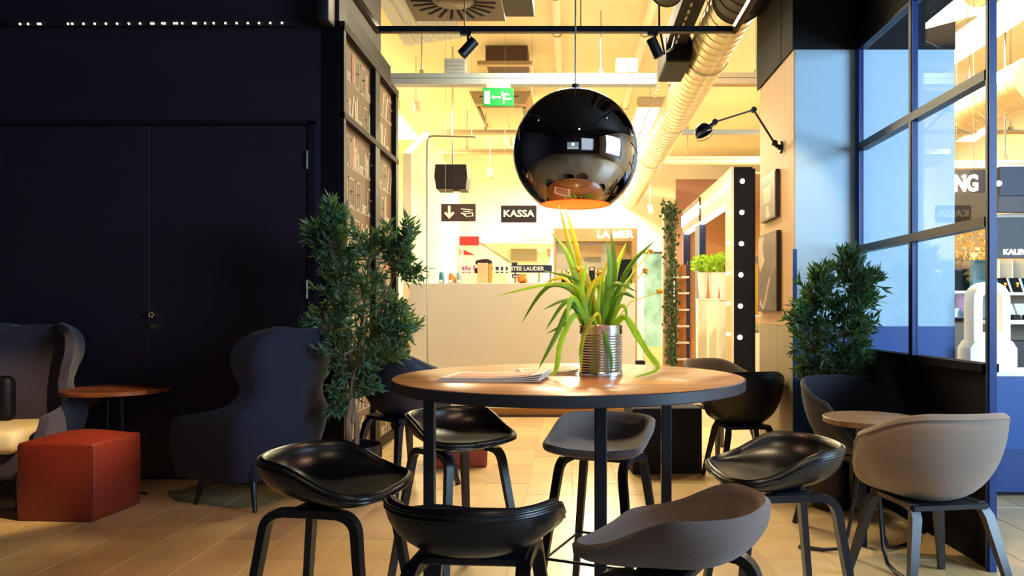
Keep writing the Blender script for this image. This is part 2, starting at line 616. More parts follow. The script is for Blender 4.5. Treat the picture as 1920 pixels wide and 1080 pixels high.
for (a, b_) in ((D1 + 0.05, D2 - 0.03), (D2 + 0.11, D3 - 0.09)):
    for z0, z1 in ((zmid + 0.025, ztp - 0.02), (1.39, zmid - 0.02), (0.1, 1.35)):
        pan = MB().box(XC - 0.028, XC - 0.01, a, b_, z0, z1).build('print_panel', M_printback, pf, True)
        pr, pp = MB(), MB()
        lines = MB()
        nsh = max(1, round((z1 - z0) / 0.31))
        for s in range(nsh):
            zs = z0 + (z1 - z0) * s / nsh + 0.012
            hs = (z1 - z0) / nsh
            lines.box(XC - 0.012, XC - 0.0085, a, b_, zs - 0.012, zs - 0.004)
            y = a + 0.03
            while y < b_ - 0.05:
                k = rng.random()
                if k < 0.5:
                    w = rng.uniform(0.018, 0.04)
                    hh = hs * rng.uniform(0.45, 0.82)
                    (pr if rng.random() < 0.12 else pp).box(XC - 0.012, XC - 0.0075, y, y + w, zs, zs + hh)
                    y += w + 0.008
                elif k < 0.68:
                    w = rng.uniform(0.11, 0.16)
                    hh = hs * 0.72
                    for q in ((y, y + .012, 0, hh), (y + w - .012, y + w, 0, hh), (y, y + w, hh - .012, hh), (y, y + w, 0, .012)):
                        pp.box(XC - 0.012, XC - 0.0075, q[0], q[1], zs + q[2], zs + q[3])
                    pp.lathe([(0.001, -.002), (0.02, -.002), (0.02, .002), (0.001, .002)], 10, (XC - 0.0095, y + w / 2, zs + hh * .55))
                    y += w + 0.03
                elif k < 0.82:
                    for q in range(3):
                        pp.box(XC - 0.012, XC - 0.0075, y, y + rng.uniform(.09, .13), zs + q * .022, zs + q * .022 + .017)
                    y += 0.15
                else:
                    pp.prism([(y, zs), (y + .03, zs), (y + .09, zs + hs * .7), (y + .06, zs + hs * .74)], 'x', XC - 0.012, XC - 0.0075)
                    y += 0.1
        for g_, nm, mm in ((pp, 'printed_books', M_printpale), (pr, 'printed_red_books', M_printred), (lines, 'printed_shelves', M_printpale)):
            if g_.v:
                g_.build(nm, mm, pan, True)

# pale blue pillar with oak side panel, right
DP = 4.85
XP, XPR = X(1488, DP), X(1790, DP)
DPB = 5.70
ZP = Z(93, DP)
pillar = structure(MB().box(XP + 0.012, XPR, DP + 0.006, DPB, 0, ZP).build('wall_pillar', M_white))
ZB = 1.107
MB().box(XP + 0.012, XPR, DP, DP + 0.006, ZB, ZP).build('pale_blue_panel', M_paleblue, pillar)
MB().box(XP + 0.012, XPR, DP - 0.003, DP + 0.006, 0, ZB).build('blue_dado', M_blueband, pillar)
MB().box(XP, XP + 0.012, DP, DPB, ZB + 0.003, ZP).build('oak_panel', M_tan, pillar)
MB().box(XP - 0.004, XP + 0.012, DP, DPB, 0, ZB).build('grey_oak_dado', M_tanlow, pillar)
MB().box(XP - 0.006, XP + 0.02, DP - 0.008, DP + 0.004, 0, Z(467, DP)).build('corner_guard', M_blueband, pillar)
# black bulkhead over the pillar and the window
XW = 1.97
structure(MB().box(XP - 0.01, XPR, DP - 0.01, DPB + 0.0, ZP, 4.6).build('wall_bulkhead', M_blackceil))
structure(MB().box(XW - 0.03, XW + 0.05, 3.2, DP, ZP, 4.6).build('wall_bulkhead_window', M_black))
structure(MB().box(XP - 0.012, XP - 0.002, DP + 0.25, DPB + 0.05, ZP - 0.0, 4.6).build('trim_2', M_blackceil))

# window partition on the right
win = structure(thing('window_1', 'steel framed glass partition beside the pale blue pillar', 'window', (XW, 4.1, 0)))
del win['category']
posts = [(DP - 0.06, DP + 0.0), (4.045, 4.09), (3.30, 3.336)]
for a, b_ in posts:
    MB().box(XW - 0.0245, XW + 0.008, a, b_, 0.9, ZP).box(XW - 0.0285, XW - 0.0245, a + 0.011, b_ - 0.011, 0.9, ZP).build('mullion', M_bluepost, win, True)
MB().box(XW - 0.0245, XW + 0.008, 3.30, 3.336, 0, 0.9).box(XW - 0.0285, XW - 0.0245, 3.311, 3.325, 0, 0.9).build('end_post', M_bluepost, win, True)
for zz in (1.625, 2.31):
    MB().box(XW - 0.03, XW + 0.028, 3.336, DP - 0.06, zz - 0.024, zz + 0.024).build('transom', M_black_metal, win, True)
MB().box(XW - 0.025, XW + 0.03, 3.336, DP - 0.06, ZP - 0.02, ZP + 0.03).build('head_rail', M_black_metal, win, True)
MB().box(XW - 0.04, XW + 0.04, 3.336, DP - 0.06, 0.92, 0.96).build('window_sill', mat('dull_black_board', '#07070f', .75, spec=.15), win, True)
MB().box(XW - 0.012, XW + 0.02, 3.336, DP, 0, 0.92).build('lower_panel', mat('dull_black_board', '#07070f', .75, spec=.15), win, True)
zs = [0.96, 1.601, 1.649, 2.286, 2.334, ZP - 0.02]
for a, b_ in ((3.336, 4.045), (4.09, DP - 0.06)):
    for k in range(3):
        MB().box(XW - 0.003, XW + 0.003, a, b_, zs[2 * k], zs[2 * k + 1]).build('pane', M_glass, win, True)

# hall shell
structure(MB().box(-6, 6.5, 15.6, 15.8, 0, 4.6).build('wall_back', M_hallwhite))
structure(MB().box(6.4, 6.5, 5.5, 15.6, 0, 4.6).build('wall_right', M_hallwhite))
structure(MB().box(-6.1, -6, 5.4, 15.6, 0, 4.6).build('wall_hall_left', M_hallwhite))
# cafe shell behind the viewer
bw = MB().box(-6, 1.2, -4.75, -4.6, 0, 4.6).box(4.0, 6.5, -4.75, -4.6, 0, 4.6).box(1.2, 4.0, -4.75, -4.6, 3.5, 4.6).box(1.2, 4.0, -4.75, -4.6, 0, 0.8)
structure(bw.build('wall_behind', M_black_wall))
structure(MB().box(6.4, 6.5, -4.6, -1.3, 0, 4.6).box(6.4, 6.5, -1.3, 2.5, 3.9, 4.6).box(6.4, 6.5, -1.3, 2.5, 0, 0.7).box(6.4, 6.5, 2.5, 5.5, 0, 4.6).build('wall_passage', M_white))

# =================================================================== FURNITURE
def smooth01(a, b, x):
    t = min(1, max(0, (x - a) / (b - a)))
    return t * t * (3 - 2 * t)


def shell_mesh(a, b, nf, nb, zr, zc, zb, th, prof_in, prof_out, nth=56, nt=12, shift=0.0):
    """upholstered bucket: outline superellipse, rim height zr(q), q=0 front .. 1 back"""
    vs, fs = [], []
    rings = []

    def R(t):
        c, s = math.cos(t), math.sin(t)
        n = nb + (nf - nb) * smooth01(-0.6, 0.7, c)
        return (abs(c / a) ** n + abs(s / b) ** n) ** (-1 / n)

    def ring(fn):
        idx = []
        for k in range(nth):
            t = 2 * PI * k / nth
            idx.append(len(vs))
            vs.append(fn(t))
        rings.append(idx)

    def q(t):
        return (1 - math.cos(t)) / 2
    for i in range(1, nt + 1):
        ph = PI / 2 * i / nt
        rr, hh = prof_in(ph)
        ring(lambda t: (math.cos(t) * (R(t) - th) * rr + shift * hh, math.sin(t) * (R(t) - th) * rr, zc + (zr(q(t)) - zc) * hh))
    ring(lambda t: (math.cos(t) * (R(t) - th * .5) + shift, math.sin(t) * (R(t) - th * .5), zr(q(t)) + th * .35))
    ring(lambda t: (math.cos(t) * R(t) + shift, math.sin(t) * R(t), zr(q(t)) - th * .05))
    for i in range(nt - 1, 0, -1):
        ph = PI / 2 * i / nt
        rr, hh = prof_out(ph)
        ring(lambda t: (math.cos(t) * R(t) * rr + shift * hh, math.sin(t) * R(t) * rr, zb + (zr(q(t)) - th * .4 - zb) * hh))
    for a_, b_ in zip(rings, rings[1:]):
        for k in range(nth):
            fs.append((a_[k], a_[(k + 1) % nth], b_[(k + 1) % nth], b_[k]))
    c0 = len(vs)
    vs.append((0, 0, zc))
    c1 = len(vs)
    vs.append((0, 0, zb))
    for k in range(nth):
        fs.append((rings[0][(k + 1) % nth], rings[0][k], c0))
        fs.append((rings[-1][k], rings[-1][(k + 1) % nth], c1))
    rim = [vs[i] for i in rings[nt + 1]]
    return MB().add(vs, fs), rim


def stool_rim(q):
    return 0.664 - 0.010 * (1 - smooth01(0, .12, q)) + 0.092 * smooth01(0.10, 0.72, q)


def make_stool(label, shellmat, piping, loc, rz):
    t = thing('bar_stool', label, 'stool', loc, rz, 'low-backed bar stools around the high table')
    mb, rim = shell_mesh(0.21, 0.213, 5.0, 2.3, stool_rim, 0.648, 0.612, 0.024,
                         lambda p: (math.sin(p) ** 0.95, (1 - math.cos(p)) ** 1.2),
                         lambda p: (math.sin(p) ** 0.9, (1 - math.cos(p)) ** 1.0))
    s = mb.build('seat_shell', shellmat, t, smooth=60)
    if piping:
        for dz, k in ((-0.001, 1.004), (-0.013, 0.998)):
            pts = [(p[0] * k, p[1] * k, p[2] + dz) for p in rim]
            MB().tube(pts + [pts[0]], 0.0042, 6, caps=False).build('piping', shellmat, s, smooth=60)
    for sx in (1, -1):
        for sy in (1, -1):
            p0 = Vector((0.0, sy * .125, .6))
            pts = [p0, Vector((sx * .085, sy * .127, .6))]
            c = Vector((sx * .09, sy * .13, .545))
            for k in range(1, 6):
                an = PI / 2 - k * (PI / 2 - 0.17) / 5
                pts.append(c + Vector((sx * .058 * math.cos(an), sy * .006 * k / 5, .055 * math.sin(an))))
            pts.append(Vector((sx * .222, sy * .205, 0.0)))
            MB().bar(pts, [.034] * 2 + [.034] * 5 + [.028], [.024] * 2 + [.026] * 5 + [.02], side=(0, 1, 0)).build('leg', M_legs, t, smooth=35)
    MB().rbox(-.06, .06, -.135, .135, .592, .616, .006, 1).build('seat_bracket', M_black_metal, t)
    cor = []
    for sx, sy in ((1, 1), (1, -1), (-1, -1), (-1, 1)):
        f = 0.215 / .53
        cor.append((sx * (.222 - (.222 - .142) * f), sy * (.205 - (.205 - .136) * f), .215))
    for k in range(4):
        MB().tube([cor[k], cor[(k + 1) % 4]], .0062, 8).build('foot_rail', M_black_metal, t, smooth=50)
    return t


def face(loc, target):
    return math.atan2(target[1] - loc[1], target[0] - loc[0])


TC = (0.0, 2.5)
bl = make_stool('black leather bar stool left of the high table, in front of the olive tree', M_leather, True, (-0.745, 2.26, 0), math.radians(-10))
dup(bl, (-0.49, 3.14, 0), math.radians(-48), 'black leather bar stool tucked behind the left leg of the high table')
dup(bl, (0.71, 2.44, 0), math.radians(186), 'black leather bar stool right of the high table, beside the small cafe table')
dup(bl, (-0.228, 1.77, 0), math.radians(86), 'black leather bar stool seen from behind, nearest the front of the picture')
gs = make_stool('grey wool bar stool behind the middle table leg', M_greyfab, False, (0.14, 2.97, 0), math.radians(-112))
dup(gs, (0.26, 1.70, 0), math.radians(150), 'grey wool bar stool in front of the table at the bottom right')


# shell armchairs
def chair_rim(q):
    return 0.462 + 0.225 * smooth01(0.10, 0.42, q) + 0.105 * smooth01(0.35, 0.95, q)


def make_armchair(label, shellmat, loc, rz, legmat=None, group='shell armchairs on wooden legs'):
    t = thing('shell_armchair', label, 'chair', loc, rz, group)
    mb, rim = shell_mesh(0.262, 0.296, 2.6, 2.2, chair_rim, 0.455, 0.40, 0.024,
                         lambda p: (math.sin(p) ** 0.7, (1 - math.cos(p)) ** 1.15),
                         lambda p: (math.sin(p) ** 0.72, (1 - math.cos(p)) ** 1.0), shift=-0.02)
    s = mb.build('seat_shell', shellmat, t, smooth=60)
    pts = [(p[0], p[1], p[2] - .012) for p in rim]
    MB().tube(pts + [pts[0]], 0.0035, 6, caps=False).build('piping', shellmat, s, smooth=60)
    lm = legmat or M_legs
    for sx in (1, -1):
        for sy in (1, -1):
            MB().bar([(sx * .03, sy * .125, .4), (sx * .13, sy * .15, .4), (sx * .158, sy * .162, .36), (sx * .235, sy * .235, 0)],
                     [.04, .04, .042, .026], [.03, .032, .034, .022], side=(0, 1, 0)).build('leg', lm, t, smooth=30)
    MB().box(-.16, .16, -.165, .165, .392, .412).build('seat_bracket', M_black_metal, t)
    return t


ga = make_armchair('pale grey wool armchair seen from behind at the right edge', M_palegrey, (1.545, 3.08, 0), math.radians(98))
dk = dup(ga, (1.61, 3.98, 0), math.radians(-62), 'charcoal armchair facing out behind the small round table by the black partition', sc=(1.0, 1.0, 1.04))
recolor(dk, {'seat_shell': M_darkgreyfab})
for ch in dk.children:
    for g in ch.children:
        g.data = g.data.copy()
        g.data.materials[0] = M_darkgreyfab
bk = dup(ga, (1.235, 5.08, 0), math.radians(96), 'black shell armchair seen from behind, right of the black cube pouf', sc=(.94, .94, 1.0))
bk2 = dup(ga, (1.28, 6.05, 0), math.radians(-60), 'brown-grey armchair, only its rounded back showing above the table edge')
nv = dup(ga, (-1.14, 4.95, 0), math.radians(50), 'dark navy shell armchair between the olive tree and the high table', sc=(1.12, 1.12, 1.2))
for r_, m_ in ((bk, M_darkshell), (bk2, M_brownfab), (nv, mat('navy_shell', '#151a30', 0.6))):
    recolor(r_, {'seat_shell': m_})
    for ch in r_.children:
        for g in ch.children:
            g.data = g.data.copy()
            g.data.materials[0] = m_

# high round table
tb = thing('high_table', 'round high table with walnut top and dark edge', 'table', (0, 2.5, 0))
ZT = 0.98
R_T = 0.603
MB().lathe([(0.001, ZT - .02), (R_T - .004, ZT - .02), (R_T - .004, ZT - .0015), (R_T - .006, ZT), (0.001, ZT)], 96).build('tabletop', M_table, tb, smooth=40)
MB().lathe([(0.001, ZT - .036), (R_T - .003, ZT - .036), (R_T, ZT - .033), (R_T, ZT - .003), (R_T - .0035, ZT - .0008), (R_T - .0042, ZT - .004), (R_T - .0042, ZT - .0205), (.001, ZT - .0205)], 96).build('table_edge', M_tableedge, tb, smooth=40)
legs = [(-0.462, -0.12), (0.096, -0.36), (0.366, 0.18)]
for lx, ly in legs:
    MB().rbox(lx - .0185, lx + .0185, ly - .0185, ly + .0185, 0, ZT - .036, .003, 1).build('leg', M_black_metal, tb)
for i in range(3):
    a, b_ = legs[i], legs[(i + 1) % 3]
    MB().bar([(a[0], a[1], ZT - .05), (b_[0], b_[1], ZT - .05)], .028, .028).build('under_rail', M_black_metal, tb)

# magazines
def magazine(label, cx, cy, rz, w, h, n, covermat):
    t = thing('magazine', label, 'magazine', (cx, cy, ZT), rz, 'magazines on the high table')
    vs = MB()
    k = 10
    z0 = 0.0
    for s in range(n):
        grid, fs = [], []
        off = 0.004 * s
        for i in range(k + 1):
            u = i / k
            zz = z0 + 0.003 + 0.0035 * s + 0.012 * (u ** 4) * (0.3 + s * .35)
            grid += [(-w / 2 + w * u + off, -h / 2, zz), (-w / 2 + w * u + off, h / 2, zz)]
        for i in range(k):
            fs.append((2 * i, 2 * i + 2, 2 * i + 3, 2 * i + 1))
        m = len(grid)
        grid2 = [(p[0], p[1], p[2] - .003) for p in grid]
        allv = grid + grid2
        f2 = [tuple(reversed([q + m for q in f])) for f in fs]
        edge = [(2 * i, 2 * i + 2, 2 * i + 2 + m, 2 * i + m) for i in range(k)] + [(2 * i + 1, 2 * i + 3, 2 * i + 3 + m, 2 * i + 1 + m) for i in range(k)]
        edge += [(0, 1, 1 + m, m), (2 * k, 2 * k + 1, 2 * k + 1 + m, 2 * k + m)]
        vs.add(allv, fs + f2 + edge)
    vs.build('pages', M_paper, t, smooth=30)
    top = 0.003 + 0.0035 * (n - 1) + .0006
    pr = MB()
    grid, fs = [], []
    for i in range(7):
        u = 0.08 + 0.8 * i / 6
        zz = top + 0.012 * (u ** 4) * (0.3 + (n - 1) * .35) + .0008
        grid += [(-w / 2 + w * u + .004 * (n - 1), -h * .42, zz), (-w / 2 + w * u + .004 * (n - 1), h * .3, zz)]
    for i in range(6):
        fs.append((2 * i, 2 * i + 2, 2 * i + 3, 2 * i + 1))
    pr.add(grid, fs)
    pr.build('cover_print', covermat, t)
    return t


magazine('open magazine with pink print lying at the left of the table', -0.245, 2.36, math.radians(-7), 0.33, 0.22, 4, M_pinkpaper)
magazine('magazine with amber print lying half behind the tin can planter', -0.085, 2.60, math.radians(10), 0.2, 0.2, 3, M_amberpaper)

# tin can with daffodil leaves
CX, CY = 0.113, 2.50
can = thing('tin_can_planter', 'ribbed tin can full of long green daffodil leaves on the table', 'potted plant', (CX, CY, ZT))
prof = [(0.001, 0.002), (0.072, 0.002), (0.0745, 0.0), (0.0765, 0.004), (0.0755, 0.012), (0.0735, 0.016)]
nr = 14
for i in range(nr * 6 + 1):
    zz = 0.02 + (0.148 - 0.02) * i / (nr * 6)
    prof.append((0.0738 + 0.0017 * math.cos(2 * PI * i / 6), zz))
prof += [(0.0735, 0.168), (0.0755, 0.172), (0.0765, 0.176), (0.0745, 0.178), (0.0725, 0.174), (0.0725, 0.15), (0.001, 0.15)]
MB().lathe(prof, 48).build('can', M_tin, can, smooth=50)
MB().lathe([(0.001, 0.158), (0.05, 0.16), (0.0715, 0.155)], 20).build('soil', M_soil, can, smooth=60)


def bez(pts, n):
    """Catmull-Rom through pts"""
    P = [Vector(p) for p in pts]
    P = [P[0] * 2 - P[1]] + P + [P[-1] * 2 - P[-2]]
    out = []
    segs = len(P) - 3
    for i in range(n + 1):
        t = i / n * segs
        k = min(int(t), segs - 1)
        f = t - k
        a, b_, c, d = P[k:k + 4]
        out.append(0.5 * ((2 * b_) + (c - a) * f + (2 * a - 5 * b_ + 4 * c - d) * f * f + (3 * b_ - a - 3 * c + d) * f ** 3))
    return out


def strap(pts, w, material, parent, tw=0.0):
    path = bez(pts, 16)
    vs, fs = [], []
    n = len(path)
    for i, p in enumerate(path):
        t = (path[min(i + 1, n - 1)] - path[max(i - 1, 0)]).normalized()
        view = Vector((math.sin(tw), -math.cos(tw), 0.45)).normalized()
        s = t.cross(view)
        if s.length < 0.05:
            s = Vector((1, 0, 0))
        s.normalize()
        nn = s.cross(t).normalized()
        f = i / (n - 1)
        ww = w * (0.75 + 0.35 * math.sin(PI * min(1, f * 1.2))) * (1.0 if f < .75 else max(0.04, 1 - ((f - .75) / .25) ** 2))
        vs += [p - s * ww / 2, p + nn * ww * .22, p + s * ww / 2, p - nn * ww * 0.10]
    for i in range(n - 1):
        for k in range(4):
            fs.append((i * 4 + k, i * 4 + (k + 1) % 4, i * 4 + 4 + (k + 1) % 4, i * 4 + 4 + k))
    fs.append((3, 2, 1, 0))
    fs.append((4 * n - 4, 4 * n - 3, 4 * n - 2, 4 * n - 1))
    return MB().add(vs, fs).build('leaf', material, parent, True, 50)


# leaf paths: offsets from the can in metres (sideways, towards back, up from the table)
def zp(px, py, dy):
    u, v = 900 + px / 3.086, 370 + py / 3.086
    d = CY + dy
    return (X(u, d), d, max(Z(v, d), ZT + .004))


LP = [
    ([(610, 740), (560, 520), (540, 360), (455, 40)], .02, 0, [0, 0, 0, -.02]),
    ([(640, 740), (600, 560), (560, 300), (495, 60)], .019, 2, [.02, .02, .03, .04]),
    ([(600, 740), (560, 500), (500, 320), (405, 195)], .019, 0, [-.02, -.03, -.05, -.09]),
    ([(700, 740), (735, 560), (752, 400), (735, 245)], .021, 1, [-.02, -.03, -.04, -.05]),
    ([(720, 740), (760, 560), (778, 400), (757, 200)], .02, 1, [.02, .02, .02, .02]),
    ([(730, 740), (770, 520), (800, 380), (848, 258)], .017, 0, [.03, .05, .06, .08]),
    ([(740, 740), (790, 560), (880, 380), (1012, 250)], .017, 1, [-.03, -.05, -.07, -.1]),
    ([(620, 740), (590, 560), (430, 500), (90, 572)], .016, 0, [-.02, -.05, -.09, -.16]),
    ([(600, 740), (550, 560), (430, 505), (340, 570), (240, 728)], .017, 1, [.0, .02, .05, .08, .1]),
    ([(590, 740), (560, 620), (490, 595), (365, 650)], .014, 1, [-.03, -.05, -.07, -.1]),
    ([(590, 740), (530, 630), (440, 800), (335, 1000)], .017, 1, [-.04, -.08, -.12, -.15]),
    ([(600, 740), (550, 680), (470, 830), (440, 1000), (395, 1030)], .018, 0, [-.03, -.08, -.12, -.14, -.15]),
    ([(680, 740), (650, 700), (590, 860), (585, 1040)], .012, 0, [-.05, -.09, -.11, -.11]),
    ([(720, 740), (725, 800), (760, 930), (755, 1050)], .012, 1, [-.06, -.09, -.1, -.11]),
    ([(700, 740), (680, 670), (600, 800), (570, 930)], .011, 2, [-.05, -.09, -.11, -.11]),
    ([(760, 740), (830, 690), (900, 800), (1025, 1000)], .018, 0, [-.02, -.03, -.05, -.08]),
    ([(770, 740), (850, 700), (960, 880), (1030, 990), (885, 1055)], .017, 0, [.0, .0, -.02, -.06, -.14]),
    ([(700, 740), (750, 560), (800, 500), (908, 548)], .018, 1, [-.03, -.08, -.1, -.13]),
    ([(720, 740), (780, 600), (830, 555), (902, 585)], .016, 1, [-.02, -.07, -.1, -.12]),
    ([(640, 740), (600, 600), (590, 500), (622, 365)], .02, 0, [-.04, -.06, -.08, -.08]),
    ([(660, 740), (640, 600), (560, 480), (352, 420)], .014, 1, [-.02, -.04, -.06, -.1]),
    ([(580, 740), (540, 620), (480, 620), (378, 770)], .016, 1, [-.02, -.03, -.04, -.06]),
    ([(620, 740), (560, 600), (520, 600), (500, 760)], .018, 0, [-.05, -.1, -.13, -.14]),
    ([(660, 740), (700, 620), (690, 500), (720, 420)], .018, 2, [.03, .05, .06, .07]),
    ([(690, 740), (640, 560), (560, 500), (480, 420)], .014, 2, [.03, .06, .08, .1]),
    ([(650, 740), (690, 600), (700, 480), (760, 330)], .016, 2, [.0, .0, .0, .0]),
    ([(680, 740), (660, 600), (610, 430), (540, 400)], .014, 2, [-.01, -.02, -.03, -.05]),
    ([(750, 740), (800, 640), (840, 640), (850, 720)], .014, 0, [-.04, -.06, -.07, -.08]),
    ([(610, 740), (620, 600), (640, 520), (700, 440)], .017, 2, [-.03, -.05, -.06, -.07]),
    ([(740, 740), (820, 560), (870, 470), (905, 400)], .014, 1, [.02, .04, .06, .08]),
    ([(640, 740), (580, 680), (480, 740), (385, 790)], .013, 1, [.03, .05, .08, .1]),
    ([(600, 740), (520, 500), (440, 470), (350, 520)], .012, 2, [.04, .07, .1, .13]),
]
for k in range(22):
    bx = random.uniform(590, 770)
    LP.append(([(bx, 740), (bx + random.uniform(-30, 30), 600), (bx + random.uniform(-60, 60), random.uniform(420, 500))], random.uniform(.012, .019),
               random.choice([0, 0, 2, 1]), [random.uniform(-.05, .05)] * 3))
SM = [M_strap, M_strapdark, M_strapyel]
for pth, w_, mi, offs in LP:
    # roots sit inside the rim
    q = [zp(p[0], p[1], o) for p, o in zip(pth, offs)]
    rx, ry = q[0][0] - CX, q[0][1] - CY
    l = math.hypot(rx, ry)
    if l > .06:
        q[0] = (CX + rx * .06 / l, CY + ry * .06 / l, q[0][2])
    q[0] = (q[0][0], q[0][1], ZT + .16)
    strap(q, w_, SM[mi], can, random.uniform(-.5, .5))
for px, py, dy in ((985, 315, .06), (955, 425, -.06), (690, 440, -.05), (560, 420, -.02), (1040, 545, .05)):
    c = Vector(zp(px, py, dy))
    f = MB()
    for k in range(6):
        a = k * PI / 3 + random.random()
        dvec = Vector((math.cos(a), random.uniform(-.6, .2), math.sin(a) * .8)) * random.uniform(.012, .02)
        s = Vector((-math.sin(a), .3, math.cos(a))) * .006
        p1 = c + dvec * .5
        f.add([c, p1 + s, c + dvec, p1 - s, p1 + Vector((0, -.004, 0))], [(0, 1, 4), (1, 2, 4), (2, 3, 4), (3, 0, 4)])
    f.build('wilted_flower', M_flower, can, True)
    MB().tube([c, (c + Vector((CX, CY, ZT + .16))) / 2 + Vector((.0, 0, .03)), (CX + random.uniform(-.03, .03), CY + random.uniform(-.03, .03), ZT + .16)], .0022, 6).build('flower_stem', M_strapyel, can, True)

# mirrored ball pendant
PX, PY, PZ, PR = X(1079, 2.5), 2.5, Z(287, 2.5), 0.2185
pen = thing('pendant_lamp', 'mirrored black chrome ball pendant with copper red lining over the table', 'pendant lamp', (PX, PY, 4.6))
a0 = math.asin(0.124 / PR)
prof = []
NS = 40
for i in range(NS + 1):
    an = PI - a0 - (PI - a0 - 0.03) * i / NS
    prof.append((PR * math.sin(an), PR * math.cos(an)))
MB().lathe(prof + [(0.001, PR)], 96, (PX, PY, PZ), caps=False).build('ball_shade', M_chrome, pen, True, 180)
pin = [(p[0] * .975, p[1] * .975) for p in prof]
MB().lathe(pin, 64, (PX, PY, PZ), caps=False).build('inner_lining', M_lampin, pen, True, 180)
MB().lathe([(prof[0][0], prof[0][1]), (pin[0][0], pin[0][1] - .006), (pin[0][0] - .002, pin[0][1]), (prof[0][0] - .001, prof[0][1] + .004)], 64, (PX, PY, PZ), True).build('rim', mat('copper_rim', '#c9502a', 0.3, metal=0.6), pen, True, 40)
MB().sphere((PX, PY, PZ - .02), .045, 16, 12).tube([(PX, PY, PZ + .02), (PX, PY, PZ + .15)], .02, 10).build('bulb', M_bulb, pen, True, 60)
MB().tube([(PX, PY, PZ + PR - .004), (PX, PY, PZ + PR + .022)], .012, 14).build('cap', M_black_metal, pen, True, 40)
MB().tube([(PX, PY, PZ + PR + .02), (PX + .002, PY, 4.6)], .0028, 8).build('cable', M_steel, pen, True, 60)
light('POINT', 'pendant_bulb_light', (PX, PY, PZ - .1), 17, (1.0, 0.66, 0.36), None, shadow_soft_size=0.05)

# poufs
def pouf(label, loc, rz, w, dp, h, m, seam=True, puff=0.012, cat='pouf'):
    t = thing('cube_pouf', label, cat, loc, rz, 'upholstered cube poufs')
    bm = bmesh.new()
    bmesh.ops.create_cube(bm, size=1)
    bmesh.ops.subdivide_edges(bm, edges=bm.edges[:], cuts=9, use_grid_fill=True)
    for p in bm.verts:
        x, y, z = p.co * 2
        ex, ey, ez = 1 - x * x, 1 - y * y, 1 - z * z
        r = 0.05
        def rd(a, b_, c):
            return a
        nx = x * (w / 2) + math.copysign(puff * ey * ez, x) * (abs(x) > .99)
        ny = y * (dp / 2) + math.copysign(puff * ex * ez, y) * (abs(y) > .99)
        nz = z * (h / 2) + (puff * 2.2 * ex * ey if z > .99 else 0)
        p.co = (nx, ny, nz + h / 2)
    bmesh.ops.bevel(bm, geom=[e for e in bm.edges if len(e.link_faces) == 2 and e.calc_face_angle() > 0.9], offset=.014, segments=3, affect='EDGES', profile=.5)
    me = MB()
    bm.verts.index_update()
    me.add([p.co[:] for p in bm.verts], [[q.index for q in f.verts] for f in bm.faces])
    bm.free()
    body = me.build('cushion_body', m, t, smooth=70)
    if seam:
        for sx, sy in ((1, 1), (1, -1), (-1, 1), (-1, -1)):
            MB().tube([(sx * (w / 2 - .004), sy * (dp / 2 - .004), .02), (sx * (w / 2 - .004), sy * (dp / 2 - .004), h - .015)], .0035, 6).build('seam', m, t, smooth=60)
    return t


pouf('rust orange leather cube pouf in front of the left armchair', (-2.93, 4.30, 0), math.radians(-4), .46, .41, .45, M_orange, puff=.02)
pouf('brick red leather cube pouf on the bright floor behind a bar stool', (X(862, 5.7), 5.72, 0), math.radians(8), .42, .42, .42, M_red)
pouf('black cube pouf on the floor behind the right table leg', (X(1240, 5.55), 5.55, 0), math.radians(3), .52, .5, .49, mat('black_wool', '#12111a', .85, var=.15, scale=200))


# wing chairs
def interp(tab, z):
    """smooth Catmull-Rom through a table of (z, value)"""
    n = len(tab)
    for i in range(n - 1):
        if z <= tab[i + 1][0] + 1e-9:
            (z0, v0), (z1, v1) = tab[i], tab[i + 1]
            h = z1 - z0
            f = (z - z0) / h
            m0 = (v1 - tab[i - 1][1]) / (z1 - tab[i - 1][0]) if i > 0 else (v1 - v0) / h
            m1 = (tab[i + 2][1] - v0) / (tab[i + 2][0] - z0) if i + 2 < n else (v1 - v0) / h
            return ((2 * f ** 3 - 3 * f * f + 1) * v0 + (f ** 3 - 2 * f * f + f) * h * m0 + (3 * f * f - 2 * f ** 3) * v1 + (f ** 3 - f * f) * h * m1)
    return tab[-1][1]


